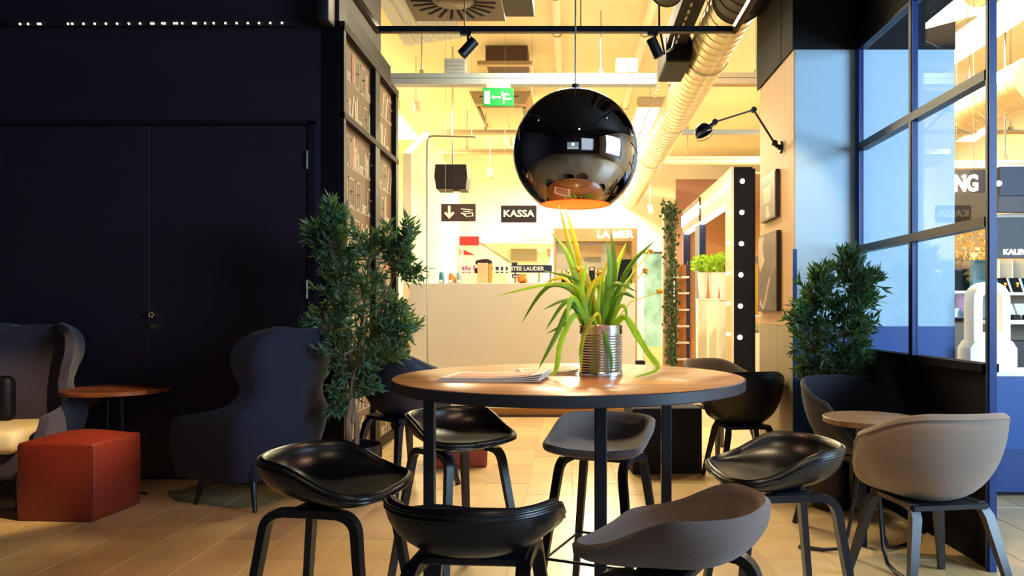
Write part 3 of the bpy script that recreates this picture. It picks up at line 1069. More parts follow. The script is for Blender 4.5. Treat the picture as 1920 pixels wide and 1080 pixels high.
def make_wing(label, m, loc, rz, cush, pillow):
    t = thing('wing_chair', label, 'armchair', loc, rz, 'high-backed wing chairs by the black wall')
    W = [(.2, .34), (.35, .375), (.5, .41), (.58, .405), (.66, .33), (.74, .295), (.84, .315), (.94, .345), (1.03, .335), (1.09, .28), (1.12, .2)]
    D = [(.2, .6), (.4, .64), (.55, .63), (.58, .60), (.60, .44), (.63, .28), (.69, .21), (.77, .20), (.86, .24), (.96, .27), (1.04, .25), (1.09, .19), (1.12, .11)]
    nz, ns = 72, 32
    vs, fs = [], []
    for i in range(nz + 1):
        z = .2 + .92 * i / nz
        w, dd = interp(W, z), interp(D, z)
        xb = -.27 - .22 * (z - .2)
        for k in range(ns + 1):
            s = -1 + 2 * k / ns
            q = abs(s)
            if q < .5:
                y = w * math.sin(q / .5 * PI / 2) ** .9
                x = .10 * (1 - math.cos(q / .5 * PI / 2))
            else:
                y = w + .02 * (q - .5)
                x = .10 + (dd - .10) * (q - .5) / .5
            vs.append((xb + x, math.copysign(y, s), z + .015 * math.cos(min(1, q * 1.6) * PI / 2) * smooth01(.8, 1.12, z)))
    for i in range(nz):
        for k in range(ns):
            a = i * (ns + 1) + k
            fs.append((a, a + 1, a + ns + 2, a + ns + 1))
    s = MB().add(vs, fs).build('wing_shell', m, t, smooth=80)
    md = s.modifiers.new('thick', 'SOLIDIFY')
    md.thickness = .055
    md.offset = 0
    bv = s.modifiers.new('round', 'BEVEL')
    bv.width = .02
    bv.segments = 3
    bv.limit_method = 'ANGLE'
    bv.angle_limit = math.radians(50)
    MB().rbox(-.3, .30, -.31, .31, .19, .36, .03, 3).build('seat_base', m, t, smooth=50)
    MB().rbox(-.26, .36, -.3, .3, .355, .5, .05, 4).build('seat_cushion', cush, t, smooth=60)
    if pillow:
        pb = MB().rbox(-.225, -.12, -.34, .02, .49, .80, .05, 4).build('back_pillow', M_black, t, smooth=60)
    for sx in (1, -1):
        for sy in (1, -1):
            MB().tube([(sx * .22, sy * .24, .2), (sx * .27, sy * .27, 0)], [.026, .013], 12).build('leg', M_legs, t, smooth=50)
    return t


make_wing('plum grey wing chair with cream seat and black pillow, cut by the left edge', M_mauvefab, (X(-8, 4.55), 4.55, 0), math.radians(-80), M_cream, True).scale = (.97, .97, .98)
make_wing('navy wing chair turned away beside the olive tree', M_navyfab, (X(482, 4.62), 4.6, 0), math.radians(158), M_navyfab, False).scale = (.9, .9, .97)

# round side table at the left
st = thing('side_table', 'round wooden side table between the two wing chairs', 'table', (X(219, 4.8), 4.8, 0))
zt = Z(728, 4.8)
MB().lathe([(.001, zt - .028), (.316, zt - .028), (.323, zt - .024), (.323, zt - .004), (.319, zt), (.001, zt)], 64).build('tabletop', M_sidetable, st, smooth=40)
for a in (100, 220, 340):
    c, s_ = math.cos(math.radians(a)), math.sin(math.radians(a))
    MB().tube([(.05 * c, .05 * s_, zt - .03), (.06 * c, .06 * s_, .12), (.10 * c, .10 * s_, .03), (.2 * c, .2 * s_, .008), (.27 * c, .27 * s_, .008)], .0085, 8).build('leg', M_black_metal, st, smooth=60)

# round cafe table at the right
rt = thing('cafe_table', 'small round table with pale wood top and sled legs by the partition', 'table', (1.478, 3.49, 0))
zt = .69
MB().lathe([(.001, zt - .03), (.215, zt - .03), (.225, zt - .024), (.225, zt - .003), (.222, zt), (.001, zt)], 64).build('tabletop', wood_mat('pale_ash', '#6a5038', '#8f7350', .4, 'X', 7.0), rt, smooth=40)
for k, a in enumerate((35, 155, 275)):
    c, s_ = math.cos(math.radians(a)), math.sin(math.radians(a))
    n_ = (-s_, c)
    pts = []
    for w_ in (-1, 1):
        pass
    MB().tube([(.04 * c, .04 * s_, zt - .03), (.07 * c, .07 * s_, .3), (.11 * c, .11 * s_, .09), (.15 * c, .15 * s_, .025), (.22 * c, .22 * s_, .011), (.34 * c, .34 * s_, .011)], .0095, 8).build('sled_leg', M_black_metal, rt, smooth=60)
MB().tube([(0, 0, zt - .09), (0, 0, zt - .03)], .07, 20).build('top_plate', M_black_metal, rt, smooth=40)


# =================================================================== PLANTS
def leaf_into(mb, p, dirv, up, L, W):
    d = dirv.normalized()
    s = d.cross(up)
    if s.length < .05:
        s = d.cross(Vector((1, 0, .3)))
    s.normalize()
    n = s.cross(d).normalized()
    mb.add([p, p + d * L * .45 + s * W / 2 + n * W * .15, p + d * L - n * L * .06, p + d * L * .45 - s * W / 2 + n * W * .15, p + d * L * .5 - n * W * .05],
           [(0, 1, 4), (1, 2, 4), (2, 3, 4), (3, 0, 4)])


def rv(r=1.0):
    while True:
        v = Vector((random.uniform(-1, 1), random.uniform(-1, 1), random.uniform(-1, 1)))
        if v.length < 1:
            return v * r


def olive(label, base, pot_r, pot_h, trunks, clusters, twigs, leaves, lm, leafL, group):
    t = thing('olive_tree', label, 'potted tree', base, 0, group)
    B = Vector(base)
    MB().lathe([(.001, 0), (pot_r * .72, 0), (pot_r * .8, .01), (pot_r * .98, pot_h * .7), (pot_r, pot_h - .012), (pot_r * .985, pot_h), (pot_r * .93, pot_h),
                (pot_r * .9, pot_h - .05), (.001, pot_h - .05)], 40).build('pot', M_black_metal, t, smooth=40)
    chips = MB()
    for k in range(90):
        a, r = random.uniform(0, 2 * PI), pot_r * .86 * math.sqrt(random.random())
        x, y, z = r * math.cos(a), r * math.sin(a), pot_h - .045 + random.uniform(0, .018)
        s = random.uniform(.008, .018)
        v = rv().normalized() * s
        w_ = rv().normalized() * s * .6
        chips.add([(x + v.x, y + v.y, z + v.z), (x + w_.x, y + w_.y, z + w_.z), (x - v.x, y - v.y, z - v.z * .3), (x - w_.x, y - w_.y, z + .01)], [(0, 1, 2, 3), (0, 3, 1), (1, 3, 2)])
    stuff(chips.build('bark_mulch', M_soil, t))
    tips = []
    for path, r0, r1 in trunks:
        pts = bez(path, 10)
        MB().tube(pts, [r0 + (r1 - r0) * i / 10 for i in range(11)], 8).build('trunk', M_bark, t, smooth=60)
        tips.append(pts)
    tw, fo = MB(), MB()
    for (cx, cy, cz, rr) in clusters:
        C = Vector((cx, cy, cz))
        best = min((p for pts in tips for p in pts[4:]), key=lambda p: (p - C).length + (0.6 * max(0, p.z - C.z)))
        for k in range(twigs):
            e = C + rv(rr * 1.3)
            mid = (best + e) / 2 + rv(.05)
            pts = bez([best, mid, e], 8)
            tw.tube(pts, [.0035 - .0025 * i / 8 for i in range(9)], 4)
            for j in range(leaves):
                f = .38 + .62 * j / (leaves - 1)
                i = min(7, int(f * 8))
                p = pts[i].lerp(pts[i + 1], f * 8 - i)
                td = (pts[i + 1] - pts[i]).normalized()
                side = rv().normalized()
                d = (td * .75 + side * .75 + Vector((0, 0, .22)))
                if p.y + B.y < 4.05 and False:
                    continue
                leaf_into(fo, p, d, rv().normalized(), leafL * random.uniform(.65, 1.2), leafL * .25)
    stuff(tw.build('twigs', M_bark, t))
    stuff(fo.build('foliage', lm, t))
    return t


DT = 4.5
def tz(u, v, r, dy=0.0, d=DT, u0=652):
    return ((u - u0) * d / FPX, dy, Z(v, d), r)


cl = [tz(622, 398, .07), tz(590, 440, .08, .02), tz(632, 425, .09, -.05), tz(605, 475, .1), tz(645, 470, .1, .05), tz(690, 450, .1, -.03), tz(715, 440, .08, .05),
      tz(750, 440, .085, -.02), tz(765, 425, .05), tz(740, 490, .1, .03), tz(775, 510, .07, -.04), tz(690, 510, .12, .02), tz(640, 520, .11, -.06),
      tz(610, 545, .1, .05), tz(590, 600, .08, -.02), tz(625, 600, .11), tz(670, 580, .12, -.08), tz(715, 570, .11, .06), tz(755, 590, .09, -.03), tz(765, 615, .05),
      tz(660, 640, .12, .03), tz(710, 640, .1, -.04), tz(630, 670, .1, -.05), tz(690, 690, .09, .02), tz(745, 660, .07), tz(655, 700, .08, .06), tz(640, 735, .06, -.04), tz(690, 725, .05, .03), tz(625, 770, .03, -.03), tz(610, 640, .07, .04), tz(740, 620, .08, -.06), tz(575, 610, .03, 0), tz(575, 435, .04, 0), tz(615, 380, .035, 0)]
olive('tall artificial olive tree in a black pot left of the high table', (X(652, DT), DT + .05, 0), .2, .36,
      [([(.0, 0, .3), (-.015, .0, .55), (.02, .01, .8), (-.05, .0, 1.15), (-.12, 0, 1.6)], .022, .008),
       ([(.03, .02, .3), (.035, .02, .5), (.0, .03, .72), (.05, .02, 1.0), (.12, .02, 1.55)], .02, .008),
       ([(-.015, .02, .3), (.0, .0, .55), (.02, -.01, .8), (.12, 0, 1.0), (.3, 0, 1.5)], .016, .006),
       ([(.02, .0, .5), (-.01, .02, .75), (-.05, .0, .9), (-.16, -.02, 1.2)], .012, .005)],
      cl, 12, 15, M_leaf, .072, 'artificial olive trees')
DR = 4.42
u0 = 1558
cr = [tz(1545, 515, .08, 0, DR, u0), tz(1600, 500, .09, .04, DR, u0), tz(1590, 480, .05, .0, DR, u0), tz(1620, 545, .09, -.02, DR, u0), tz(1560, 560, .12, .02, DR, u0),
      tz(1515, 560, .09, -.05, DR, u0), tz(1500, 590, .06, .0, DR, u0), tz(1600, 590, .12, -.04, DR, u0), tz(1545, 610, .12, .05, DR, u0), tz(1580, 630, .12, -.06, DR, u0),
      tz(1510, 640, .09, .0, DR, u0), tz(1620, 620, .08, .03, DR, u0), tz(1600, 660, .1, .0, DR, u0), tz(1545, 670, .11, -.03, DR, u0), tz(1560, 710, .1, .02, DR, u0),
      tz(1590, 700, .08, -.05, DR, u0), tz(1520, 690, .06, .04, DR, u0), tz(1640, 520, .03, 0, DR, u0)]
olive('bushy olive plant in front of the pale blue pillar beside the window', (X(u0, DR), DR, 0), .15, .34,
      [([(0, 0, .28), (.01, .0, .5), (-.02, 0, .8), (-.06, .02, 1.3)], .014, .005), ([(.02, .01, .28), (.03, 0, .6), (.06, -.01, .9), (.12, 0, 1.35)], .013, .005),
       ([(-.02, 0, .28), (-.04, 0, .6), (-.1, -.01, .9), (-.16, 0, 1.15)], .011, .004)],
      cr, 17, 15, M_leaf2, .074, 'artificial olive trees')

# =================================================================== CEILING AND WALL FITTINGS
# lighting track
ZK = 3.0
DK = (ZK - CAMH) * FPX / (586 - 56)
tk = thing('track_rail', 'black rectangular lighting track hanging over the cafe', 'light track', (0, DK, ZK))
xa, xb = X(708, DK), X(1377, DK)
for (p, q) in (((xa, DK), (xb, DK)), ((xa, DK), (xa, 0.4)), ((xb, DK), (xb, 0.4)), ((xa, .4), (xb, .4))):
    MB().bar([(p[0], p[1], ZK), (q[0], q[1], ZK)], .036, .036).build('rail', M_black_metal, tk, True)
for sx in (xa, xb):
    MB().bar([(sx, DK, ZK - .022), (sx, .4, ZK - .022)], .008, .02).build('conductor_strip', mat('bronze_strip', '#4a3a2a', .75, spec=.2), tk, True)
for (u_, d_) in ((871, DK), (1089, DK), (0, 0)):
    if u_:
        MB().tube([(X(u_, d_), d_, ZK), (X(u_, d_), d_, 4.6)], .004, 6).build('suspension_wire', M_black_metal, tk, True)


def spot(label, px, py, pz, aim, energy, size, color, blend=.6, on=True):
    t = thing('track_spotlight', label, 'spotlight', (px, py, pz), 0, 'spotlights on the track')
    MB().box(-.05, .02, -.016, .016, -.035, -.018).build('adapter', M_black_metal, t)
    MB().tube([(0, 0, -.03), (0, 0, -.085)], .009, 10).build('stem', M_black_metal, t, smooth=50)
    a = Vector(aim).normalized()
    c = Vector((0, 0, -.115))
    p0, p1 = c - a * .062, c + a * .062
    MB().tube([p0, p1], .034, 24).build('lamp_head', M_black_metal, t, smooth=40)
    MB().tube([p1 - a * .004, p1 + a * .001], .026, 20).build('lens', M_led if on else M_black, t, smooth=40)
    if energy:
        w_ = Vector((px, py, pz)) + p1 + a * .01
        light('SPOT', 'track_spot_light', w_, energy, color, w_ + a, spot_size=math.radians(size), spot_blend=blend, shadow_soft_size=.03)
    return t


spot('black cylinder spotlight on the track, aimed down to the left', X(878, DK), DK, ZK, (-.62, -.1, -.72), 0, 70, (1.0, .74, .42), on=False)
spot('black cylinder spotlight on the track, aimed down to the right', X(1228, DK), DK, ZK, (.42, .12, -.85), 0, 75, (1.0, .76, .44), on=False)
# spots on the near part of the track, above the picture
spot('spotlight on the left track rail lighting the wing chair', xa, 3.3, ZK, (-2.3, 1.0, -2.45), 520, 30, (1.0, .7, .36), .5)
spot('spotlight on the track above the high table', 0.25, .4, ZK, (-.12, 2.2, -2.05), 85, 46, (1.0, .74, .42), .7)
spot('spotlight on the right track rail washing the oak pillar', xb, 3.55, ZK, (XP - xb, 5.25 - 3.55, 1.75 - ZK), 70, 34, (1.0, .78, .46), .6)
spot('spotlight on the right track rail lighting the small cafe table', xb, 2.1, ZK, (.1, 1.1, -2.9), 150, 50, (1.0, .76, .44), .6)
spot('spotlight on the left track rail lighting the floor by the pouf', xa, 2.3, ZK, (-.3, 1.55, -2.9), 95, 56, (1.0, .5, .24), .8)

# swirl diffuser
ZD = 3.4
sd = thing('ceiling_diffuser', 'square bronze swirl air diffuser with radial slots at the top', 'air vent', (X(862, 5.4), 5.05, ZD))
xa_, xb_ = X(779, 5.4), X(948, 5.4)
ya_, yb_ = 4.72, 5.4
cxx, cyy = (xa_ + xb_) / 2, (ya_ + yb_) / 2
bz = mat('bronze_plate', '#4a3a30', .35, metal=.5, var=.1)
MB().rbox(xa_, xb_, ya_, yb_, ZD, ZD + .03, .004, 1).build('plate', bz, sd, True)
MB().lathe([(.001, -.004), (.12, -.004), (.13, .004), (.001, .004)], 32, (cxx, cyy, ZD)).build('hub_disc', bz, sd, True, 40)
for k in range(22):
    a = 2 * PI * k / 22 + .07
    c, s_ = math.cos(a), math.sin(a)
    r0, r1, w_ = .145, .3, .011
    r1 = min(r1, .31 / max(abs(c), abs(s_)))
    vs = []
    for zz in (ZD - .003, ZD + .002):
        for r, sg in ((r0, -1), (r1, -1), (r1, 1), (r0, 1)):
            vs.append((cxx + r * c - sg * w_ * s_, cyy + r * s_ + sg * w_ * c, zz))
    MB().add(vs, [(0, 1, 2, 3), (7, 6, 5, 4), (0, 4, 5, 1), (1, 5, 6, 2), (2, 6, 7, 3), (3, 7, 4, 0)]).build('slot', M_blackceil, sd, True)
MB().lathe([(.001, .03), (.2, .03), (.2, .3), (.12, .4), (.12, 1.2), (.001, 1.2)], 32, (cxx, cyy + .3, ZD + .05)).build('plenum_duct', M_blackduct, sd, True, 40)
MB().box(xb_ - .1, xb_ + .2, 5.25, 5.75, ZD + .18, ZD + .36).build('plenum_box', M_blackduct, sd, True)


def spiral_duct(name, label, x, z, r, d0, d1, m, pitch=.14, group=None):
    t = thing(name, label, 'duct', (x, d0, z), 0, group)
    n = int((d1 - d0) / pitch)
    prof = []
    for i in range(n):
        y = i * pitch
        prof += [(r, y), (r, y + pitch * .82), (r + .006, y + pitch * .88), (r + .006, y + pitch * .94)]
    prof.append((r, n * pitch))
    k = 28
    vs, fs = [], []
    for rr, y in prof:
        for q in range(k):
            a = 2 * PI * q / k
            vs.append((rr * math.cos(a), y, rr * math.sin(a)))
    for i in range(len(prof) - 1):
        for q in range(k):
            fs.append((i * k + q, i * k + (q + 1) % k, (i + 1) * k + (q + 1) % k, (i + 1) * k + q))
    fs.append(tuple(range(k)))
    fs.append(tuple(range((len(prof) - 1) * k, len(prof) * k)))
    MB().add(vs, fs).build('duct_tube', m, t, smooth=30)
    for y in [q for q in (1.2, 3.4, 5.6) if q < d1 - d0 - .3]:
        o = MB().lathe([(r + .006, -.012), (r + .014, -.012), (r + .014, .012), (r + .006, .012)], 28, (0, 0, 0), True).build('hanger_band', M_steel, t)
        o.location = (0, y, 0)
        o.rotation_euler = (PI / 2, 0, 0)
        MB().tube([(0, y, r + .01), (0, y, 4.6 - z)], .004, 6).build('hanger_rod', M_steel, t)
    return t


spiral_duct('spiral_duct', 'black spiral duct at the top right beside the track corner', 1.325, 3.66, .205, 2.2, 5.62, M_blackduct)
spiral_duct('spiral_duct', 'galvanised spiral duct running back along the hall ceiling', 1.325, 3.66, .195, 5.63, 15.5, M_duct)
spiral_duct('spiral_duct', 'shorter black spiral duct left of the black cable channel', 0.765, 3.70, .125, 2.2, 5.6, M_blackduct)
ct = thing('cable_channel', 'black cable channel with drive box running towards the hall', 'cable channel', (1.0, 5.5, 3.63))
MB().box(.9, 1.08, 2.2, 6.9, 3.66, 3.82).build('channel', M_blackceil, ct, True)
MB().rbox(.89, 1.13, 6.55, 7.15, 3.5, 3.74, .02, 2).build('drive_box', M_black, ct, True)
ch = MB()
for k in range(60):
    y = 2.4 + k * .13
    ch.box(.97, .985, y, y + .07, 3.645, 3.66)
stuff(ch.build('chain', mat('chain_pale', '#b8ab93', .5), ct, True))
MB().tube([(X(1233, 5.75), 5.75, 4.6), (X(1236, 5.75), 5.75, 3.5), (X(1246, 5.8), 5.8, 3.3), (X(1262, 5.9), 5.95, 3.4), (.95, 6.3, 3.66)], .009, 8).build('loose_cable', M_black_metal, ct, True, 60)

# LED points along the black ceiling edge at left
lp = thing('led_strip', 'row of tiny white light points along the top of the black wall', 'light strip', (X(300, DW), DW - .05, Z(50, DW)))
MB().box(X(20, DW), X(607, DW), DW - .05, DW - .022, Z(50, DW) - .012, Z(50, DW) + .03).build('strip_rail', M_blackceil, lp, True)
us = [38, 53, 72, 76, 128, 136, 157, 178, 199, 220, 242, 263, 284, 288, 305, 309, 327, 332, 342, 363, 367, 385, 401, 423, 444, 465, 486, 507, 529]
for u_ in us:
    MB().sphere((X(u_, DW - .05), DW - .053, Z(50.5 - (u_ - 38) * .004, DW)), .0068, 8, 6).build('light_point', M_led, lp, True, 60)
sb = thing('wall_speaker', 'dark box speaker hanging at the top of the black wall corner', 'speaker', (X(612, 5.0), 5.05, Z(30, 5.05)))
MB().rbox(X(594, 5), X(618, 5), 4.98, 5.13, Z(40, 5), Z(-80, 5), .02, 2).build('cabinet', mat('speaker_dark', '#1a1622', .5), sb, True, 40)
MB().box(X(600, 5), X(612, 5), 5.1, DW, Z(-30, 5), Z(-10, 5)).build('bracket', M_black_metal, sb, True)

# jointed wall lamp
jl = thing('wall_lamp', 'black jointed wall lamp with round head on the oak pillar side', 'wall lamp', (XP, 5.13, Z(276, 5.13)))
bz_ = Z(276, 5.13)
base = Vector((XP, 5.13, bz_))
n1 = Vector((X(1452, 5.12), 5.12, Z(268, 5.12)))
n2 = Vector((X(1413, 5.0), 5.0, Z(206, 5.0)))
n3 = Vector((X(1340, 4.9), 4.9, Z(229, 4.9)))
hd = Vector((X(1318, 4.9), 4.88, Z(248, 4.88)))
MB().tube([base, base - Vector((.014, 0, 0))], [.045, .04], 24).tube([base - Vector((.012, 0, 0)), base - Vector((.03, 0, 0))], [.022, .018], 14).build('wall_plate', M_black_metal, jl, True, 40)
MB().tube([base - Vector((.025, 0, 0)), n1], .014, 10).build('pivot_arm', M_black_metal, jl, True, 50)
for p in (n1, n2, n3):
    MB().tube([p - Vector((0, .014, 0)), p + Vector((0, .014, 0))], .02, 18).build('joint', M_black_metal, jl, True, 40)
MB().tube([n1, n2], .0075, 10).build('lower_arm', M_black_metal, jl, True, 50)
MB().tube([n2, n3], .0065, 10).build('upper_arm', M_black_metal, jl, True, 50)
ax = Vector((-.45, -.1, -.85)).normalized()
ax2 = Vector((.35, -.25, -.9)).normalized()
MB().tube([n3, n3.lerp(hd, .55)], [.012, .018], 12).build('neck', M_black_metal, jl, True, 50)
hp = MB()
ringn, prf = 24, []
A = ax2
B_ = A.cross(Vector((0, 1, 0))).normalized()
C_ = A.cross(B_).normalized()
vs, fs = [], []
RR = .062
prs = [(RR * math.sin(q), -RR * math.cos(q)) for q in [i * (PI / 2 + .15) / 10 for i in range(1, 11)]]
prs2 = [(a * .94, b_ * .94) for a, b_ in reversed(prs)]
allp = prs + prs2
for r, h in allp:
    for k in range(ringn):
        q = 2 * PI * k / ringn
        vs.append(hd + A * h + (B_ * math.cos(q) + C_ * math.sin(q)) * r)
for i in range(len(allp) - 1):
    for k in range(ringn):
        fs.append((i * ringn + k, i * ringn + (k + 1) % ringn, (i + 1) * ringn + (k + 1) % ringn, (i + 1) * ringn + k))
fs.append(tuple(range(ringn)))
fs.append(tuple(range((len(allp) - 1) * ringn, len(allp) * ringn)))
MB().add(vs, fs).build('lamp_head', M_black_metal, jl, True, 40)
gr = [hd + A * .026 + (B_ * math.cos(2 * PI * k / 24) + C_ * math.sin(2 * PI * k / 24)) * .066 for k in range(25)]
MB().tube(gr, .0025, 6, caps=False).build('guard_ring', M_steel, jl, True, 60)

# framed prints on the oak side
def print_frame(label, d0, d1, z0, z1, kind):
    t = thing('wall_print', label, 'picture', (XP, (d0 + d1) / 2, z0), 0, 'sepia prints on the oak pillar')
    MB().box(XP - .03, XP - .002, d0, d1, z0, z1).build('frame', mat('frame_brown_black', '#2b1d1d', .4), t, True)
    p = MB().box(XP - .032, XP - .03, d0 + .012, d1 - .012, z0 + .01, z1 - .01).build('photograph', M_photo, t, True)
    w, h = d1 - d0, z1 - z0
    def blob(pts, m, nm, off):
        MB().prism([(d0 + w * a, z0 + h * b_) for a, b_ in pts], 'x', XP - .0322 - off, XP - .031).build(nm, m, p, True)
    if kind == 0:
        blob([(.28, .38), (.75, .38), (.75, .74), (.28, .74)], M_photolight, 'pale_window_print', .0004)
        blob([(.3, .05), (.45, .3), (.6, .32), (.62, .05)], M_photolight, 'figure_print', .0004)
        blob([(.05, .78), (.95, .78), (.95, .96), (.05, .96)], M_photodark, 'dark_band_print', .0004)
    else:
        blob([(.2, .98), (.62, .98), (.72, .82), (.6, .66), (.85, .52), (.94, .62), (.95, .9), (.9, .98)], M_photolight, 'pale_figure_print', .0004)
        blob([(.3, .42), (.37, .44), (.7, .06), (.85, .16), (.9, .1), (.72, .02), (.6, .05)], M_photolight, 'pale_arm_print', .0004)
        blob([(.05, .06), (.25, .06), (.3, .4), (.05, .55)], M_photodark, 'dark_coat_print', .0004)
    return t


print_frame('small sepia print, the upper of two on the oak pillar', 5.17, 5.58, 1.895, 2.24, 0)
print_frame('tall sepia print, the lower of two on the oak pillar', 5.14, 5.65, 1.21, 1.795, 1)

# =================================================================== DEPARTMENT STORE HALL
# cross rails under the ceiling
def rail(label, d, v0, v1, u0_, u1_, m, rods, group='cross rails under the hall ceiling'):
    t = thing('ceiling_rail', label, 'ceiling rail', (X(u0_, d), d, Z(v1, d)), 0, group)
    z0, z1 = Z(v1, d), Z(v0, d)
    hh = z1 - z0
    mb = MB().box(X(u0_, d), X(u1_, d), d, d + .12, z0 + hh * .58, z1)
    mb.box(X(u0_, d), X(u1_, d), d - .01, d + .11, z0, z0 + hh * .5)
    mb.box(X(u0_, d), X(u1_, d), d + .03, d + .09, z0 + hh * .5, z0 + hh * .58)
    mb.build('profile', m, t, True)
    for u_ in rods:
        MB().tube([(X(u_, d), d + .05, z1 - .01), (X(u_, d), d + .05, 4.6)], .009, 8).build('hanging_rod', M_steel, t, True, 50)
        MB().box(X(u_, d) - .02, X(u_, d) + .02, d + .03, d + .07, z1, z1 + .05).build('rod_bracket', M_tanbeam, t, True)
    return t


rail('pale grey cross rail over the exit sign, left of the duct', 8.0, 137, 158, 640, 1231, M_beam, (789, 1127))
rail('beige cross rail right of the cable channel in front of the duct', 8.0, 136, 157, 1253, 1470, M_tanbeam, (1420,))
rail('thin cream rail behind the exit sign', 10.4, 243, 250, 808, 1180, M_tanbeam, (910,))
rail('second thin cream rail behind the jointed wall lamp', 10.4, 243, 250, 1230, 1460, M_beam, (1290,))
rail('cream rail in front of the speaker, above the checkout', 12.0, 279, 289, 790, 1080, M_tanbeam, (875,))
rail('long cream rail above the marquee booth', 12.0, 293, 306, 1180, 1440, M_hallwhite, (1290,))
bx = thing('ballast_box', 'white slotted ballast box on the cross rail, left one', 'electrical box', (X(852, 8), 8.06, Z(137, 8)), 0, 'ballast boxes')
MB().rbox(X(833, 8), X(873, 8), 8.0, 8.15, Z(137, 8), Z(109, 8), .008, 2).build('housing', M_beam, bx, True)
for v_ in (116, 123, 130):
    MB().box(X(836, 8), X(870, 8), 7.996, 8.0, Z(v_, 8), Z(v_, 8) + .008).build('slot', M_grey, bx, True)
bx = thing('ballast_box', 'beige ballast box on the cross rail above the mirrored ball', 'electrical box', (X(1176, 8), 8.06, Z(136, 8)), 0, 'ballast boxes')
MB().rbox(X(1155, 8), X(1197, 8), 8.0, 8.15, Z(136, 8), Z(108, 8), .008, 2).build('housing', M_tanbeam, bx, True)
MB().box(X(1156, 8), X(1196, 8), 7.996, 8.0, Z(122, 8), Z(121, 8)).build('seam', M_grey, bx, True)
vt = thing('ceiling_vent', 'dark air vent slot on the hall ceiling above the exit sign', 'air vent', (X(950, 9.2), 9.2, 4.5))
MB().box(X(912, 9.2), X(990, 9.2), 9.1, 9.5, 4.38, 4.6).build('housing', mat('vent_brown', '#5c463c', .6), vt, True)
MB().box(X(898, 9.2), X(1000, 9.2), 9.02, 9.1, 4.33, 4.38).build('flange', M_tanbeam, vt, True)
for i, (u_, d_) in enumerate(((1045, 8.6), (1200, 9.0))):
    nm = ('white water pipe along the hall ceiling left of the pendant cable', 'white water pipe along the hall ceiling right of the pendant cable')[i]
    pp_ = thing('ceiling_pipe', nm, 'pipe', (X(u_, d_), 6.7, 4.5), 0, 'water pipes under the hall ceiling')
    MB().tube([(X(u_, d_), 6.7, 4.5), (X(u_, d_), 15.5, 4.5)], .05, 14).build('pipe_tube', M_hallwhite, pp_, True, 50)
    for y in (7.4, 8.4, 9.8, 11.4):
        MB().tube([(X(u_, d_), y, 4.5), (X(u_, d_), y + .04, 4.5)], .06, 14).build('pipe_clip', M_tanbeam, pp_, True, 40)

# luminaires
def luminaire(label, x, y0, y1, z, w):
    t = thing('linear_luminaire', label, 'ceiling light', (x, y0, z), 0, 'linear luminaires in the hall')
    MB().rbox(x - w / 2 - .02, x + w / 2 + .02, y0 - .03, y0 + .1, z, z + .13, .03, 3).build('end_cap', M_tanbeam, t, True, 40)
    MB().box(x - w / 2, x + w / 2, y0 + .1, y1, z + .03, z + .1).build('housing', M_hallwhite, t, True)
    ny = max(1, int((y1 - y0) / 1.4))
    for k in range(ny):
        a = y0 + .12 + (y1 - y0 - .12) * k / ny
        b_ = y0 + .12 + (y1 - y0 - .12) * (k + 1) / ny - .05
        MB().box(x - w / 2 + .02, x + w / 2 - .02, a, b_, z + .015, z + .03).build('diffuser', M_lumi, t, True)
    for y in (y0 + .4, y1 - .4):
        MB().tube([(x, y, z + .1), (x, y, 4.598)], .006, 6).build('suspension_rod', M_steel, t, True)
    return t


luminaire('long bright ceiling light with beige end cap, right of the mirrored ball', X(1225, 9.7), 9.7, 15.0, 4.0, .4)
luminaire('bright ceiling light above the checkout, left side', -2.7, 9.4, 11.8, 4.03, .5)
luminaire('bright ceiling light far back above the cosmetics counters', .4, 12.0, 14.4, 4.03, .5)
luminaire('bright ceiling light behind the glass partition', 3.9, 9.8, 12.2, 4.03, .5)
luminaire('bright ceiling light in the passage right of the partition', 4.2, 6.4, 8.8, 4.03, .5)

ac = thing('ceiling_cassette', 'cream ceiling cassette unit behind the exit sign', 'air conditioner', (X(940, 10.2), 10.5, 4.15))
MB().prism([(X(890, 10), 4.12), (X(985, 10), 4.12), (X(985, 10) + .08, 4.3), (X(890, 10) - .08, 4.3)], 'y', 10.0, 11.3).build('body', M_tanbeam, ac, True)
MB().box(X(900, 10), X(978, 10), 10.12, 11.2, 4.095, 4.12).build('grille', mat('cassette_grille', '#d8c48f', .5), ac, True)
for q in (.06, .98):
    MB().box(X(893, 10) if q < .5 else X(980, 10), X(897, 10) if q < .5 else X(984, 10), 10.15, 11.15, 4.1, 4.125).build('slot', M_signbrown, ac, True)

# exit sign
d_ = 7.9
ex = thing('exit_sign', 'green emergency exit sign with running man and arrow', 'sign', (X(934, d_), d_, Z(199, d_)))
MB().rbox(X(905, d_), X(963, d_), d_, d_ + .03, Z(199, d_), Z(165, d_), .004, 1).build('panel', M_green, ex, True)
MB().box(X(912, d_), X(956, d_), d_, d_ + .12, Z(165, d_), Z(157, d_)).build('bracket', M_beam, ex, True)
MB().box(X(899, d_), X(905, d_), d_ + .01, d_ + .02, Z(181, d_), Z(179, d_)).box(X(963, d_), X(973, d_), d_ + .01, d_ + .02, Z(181, d_), Z(179, d_)).build('side_clip', M_black, ex, True)


def flat(pts, name, m, parent, dd):
    MB().prism([(X(720 + a / 5.4, d_), Z(140 + b_ / 5.4, d_)) for a, b_ in pts], 'y', dd - .004, dd + .001).build(name, m, parent, True)


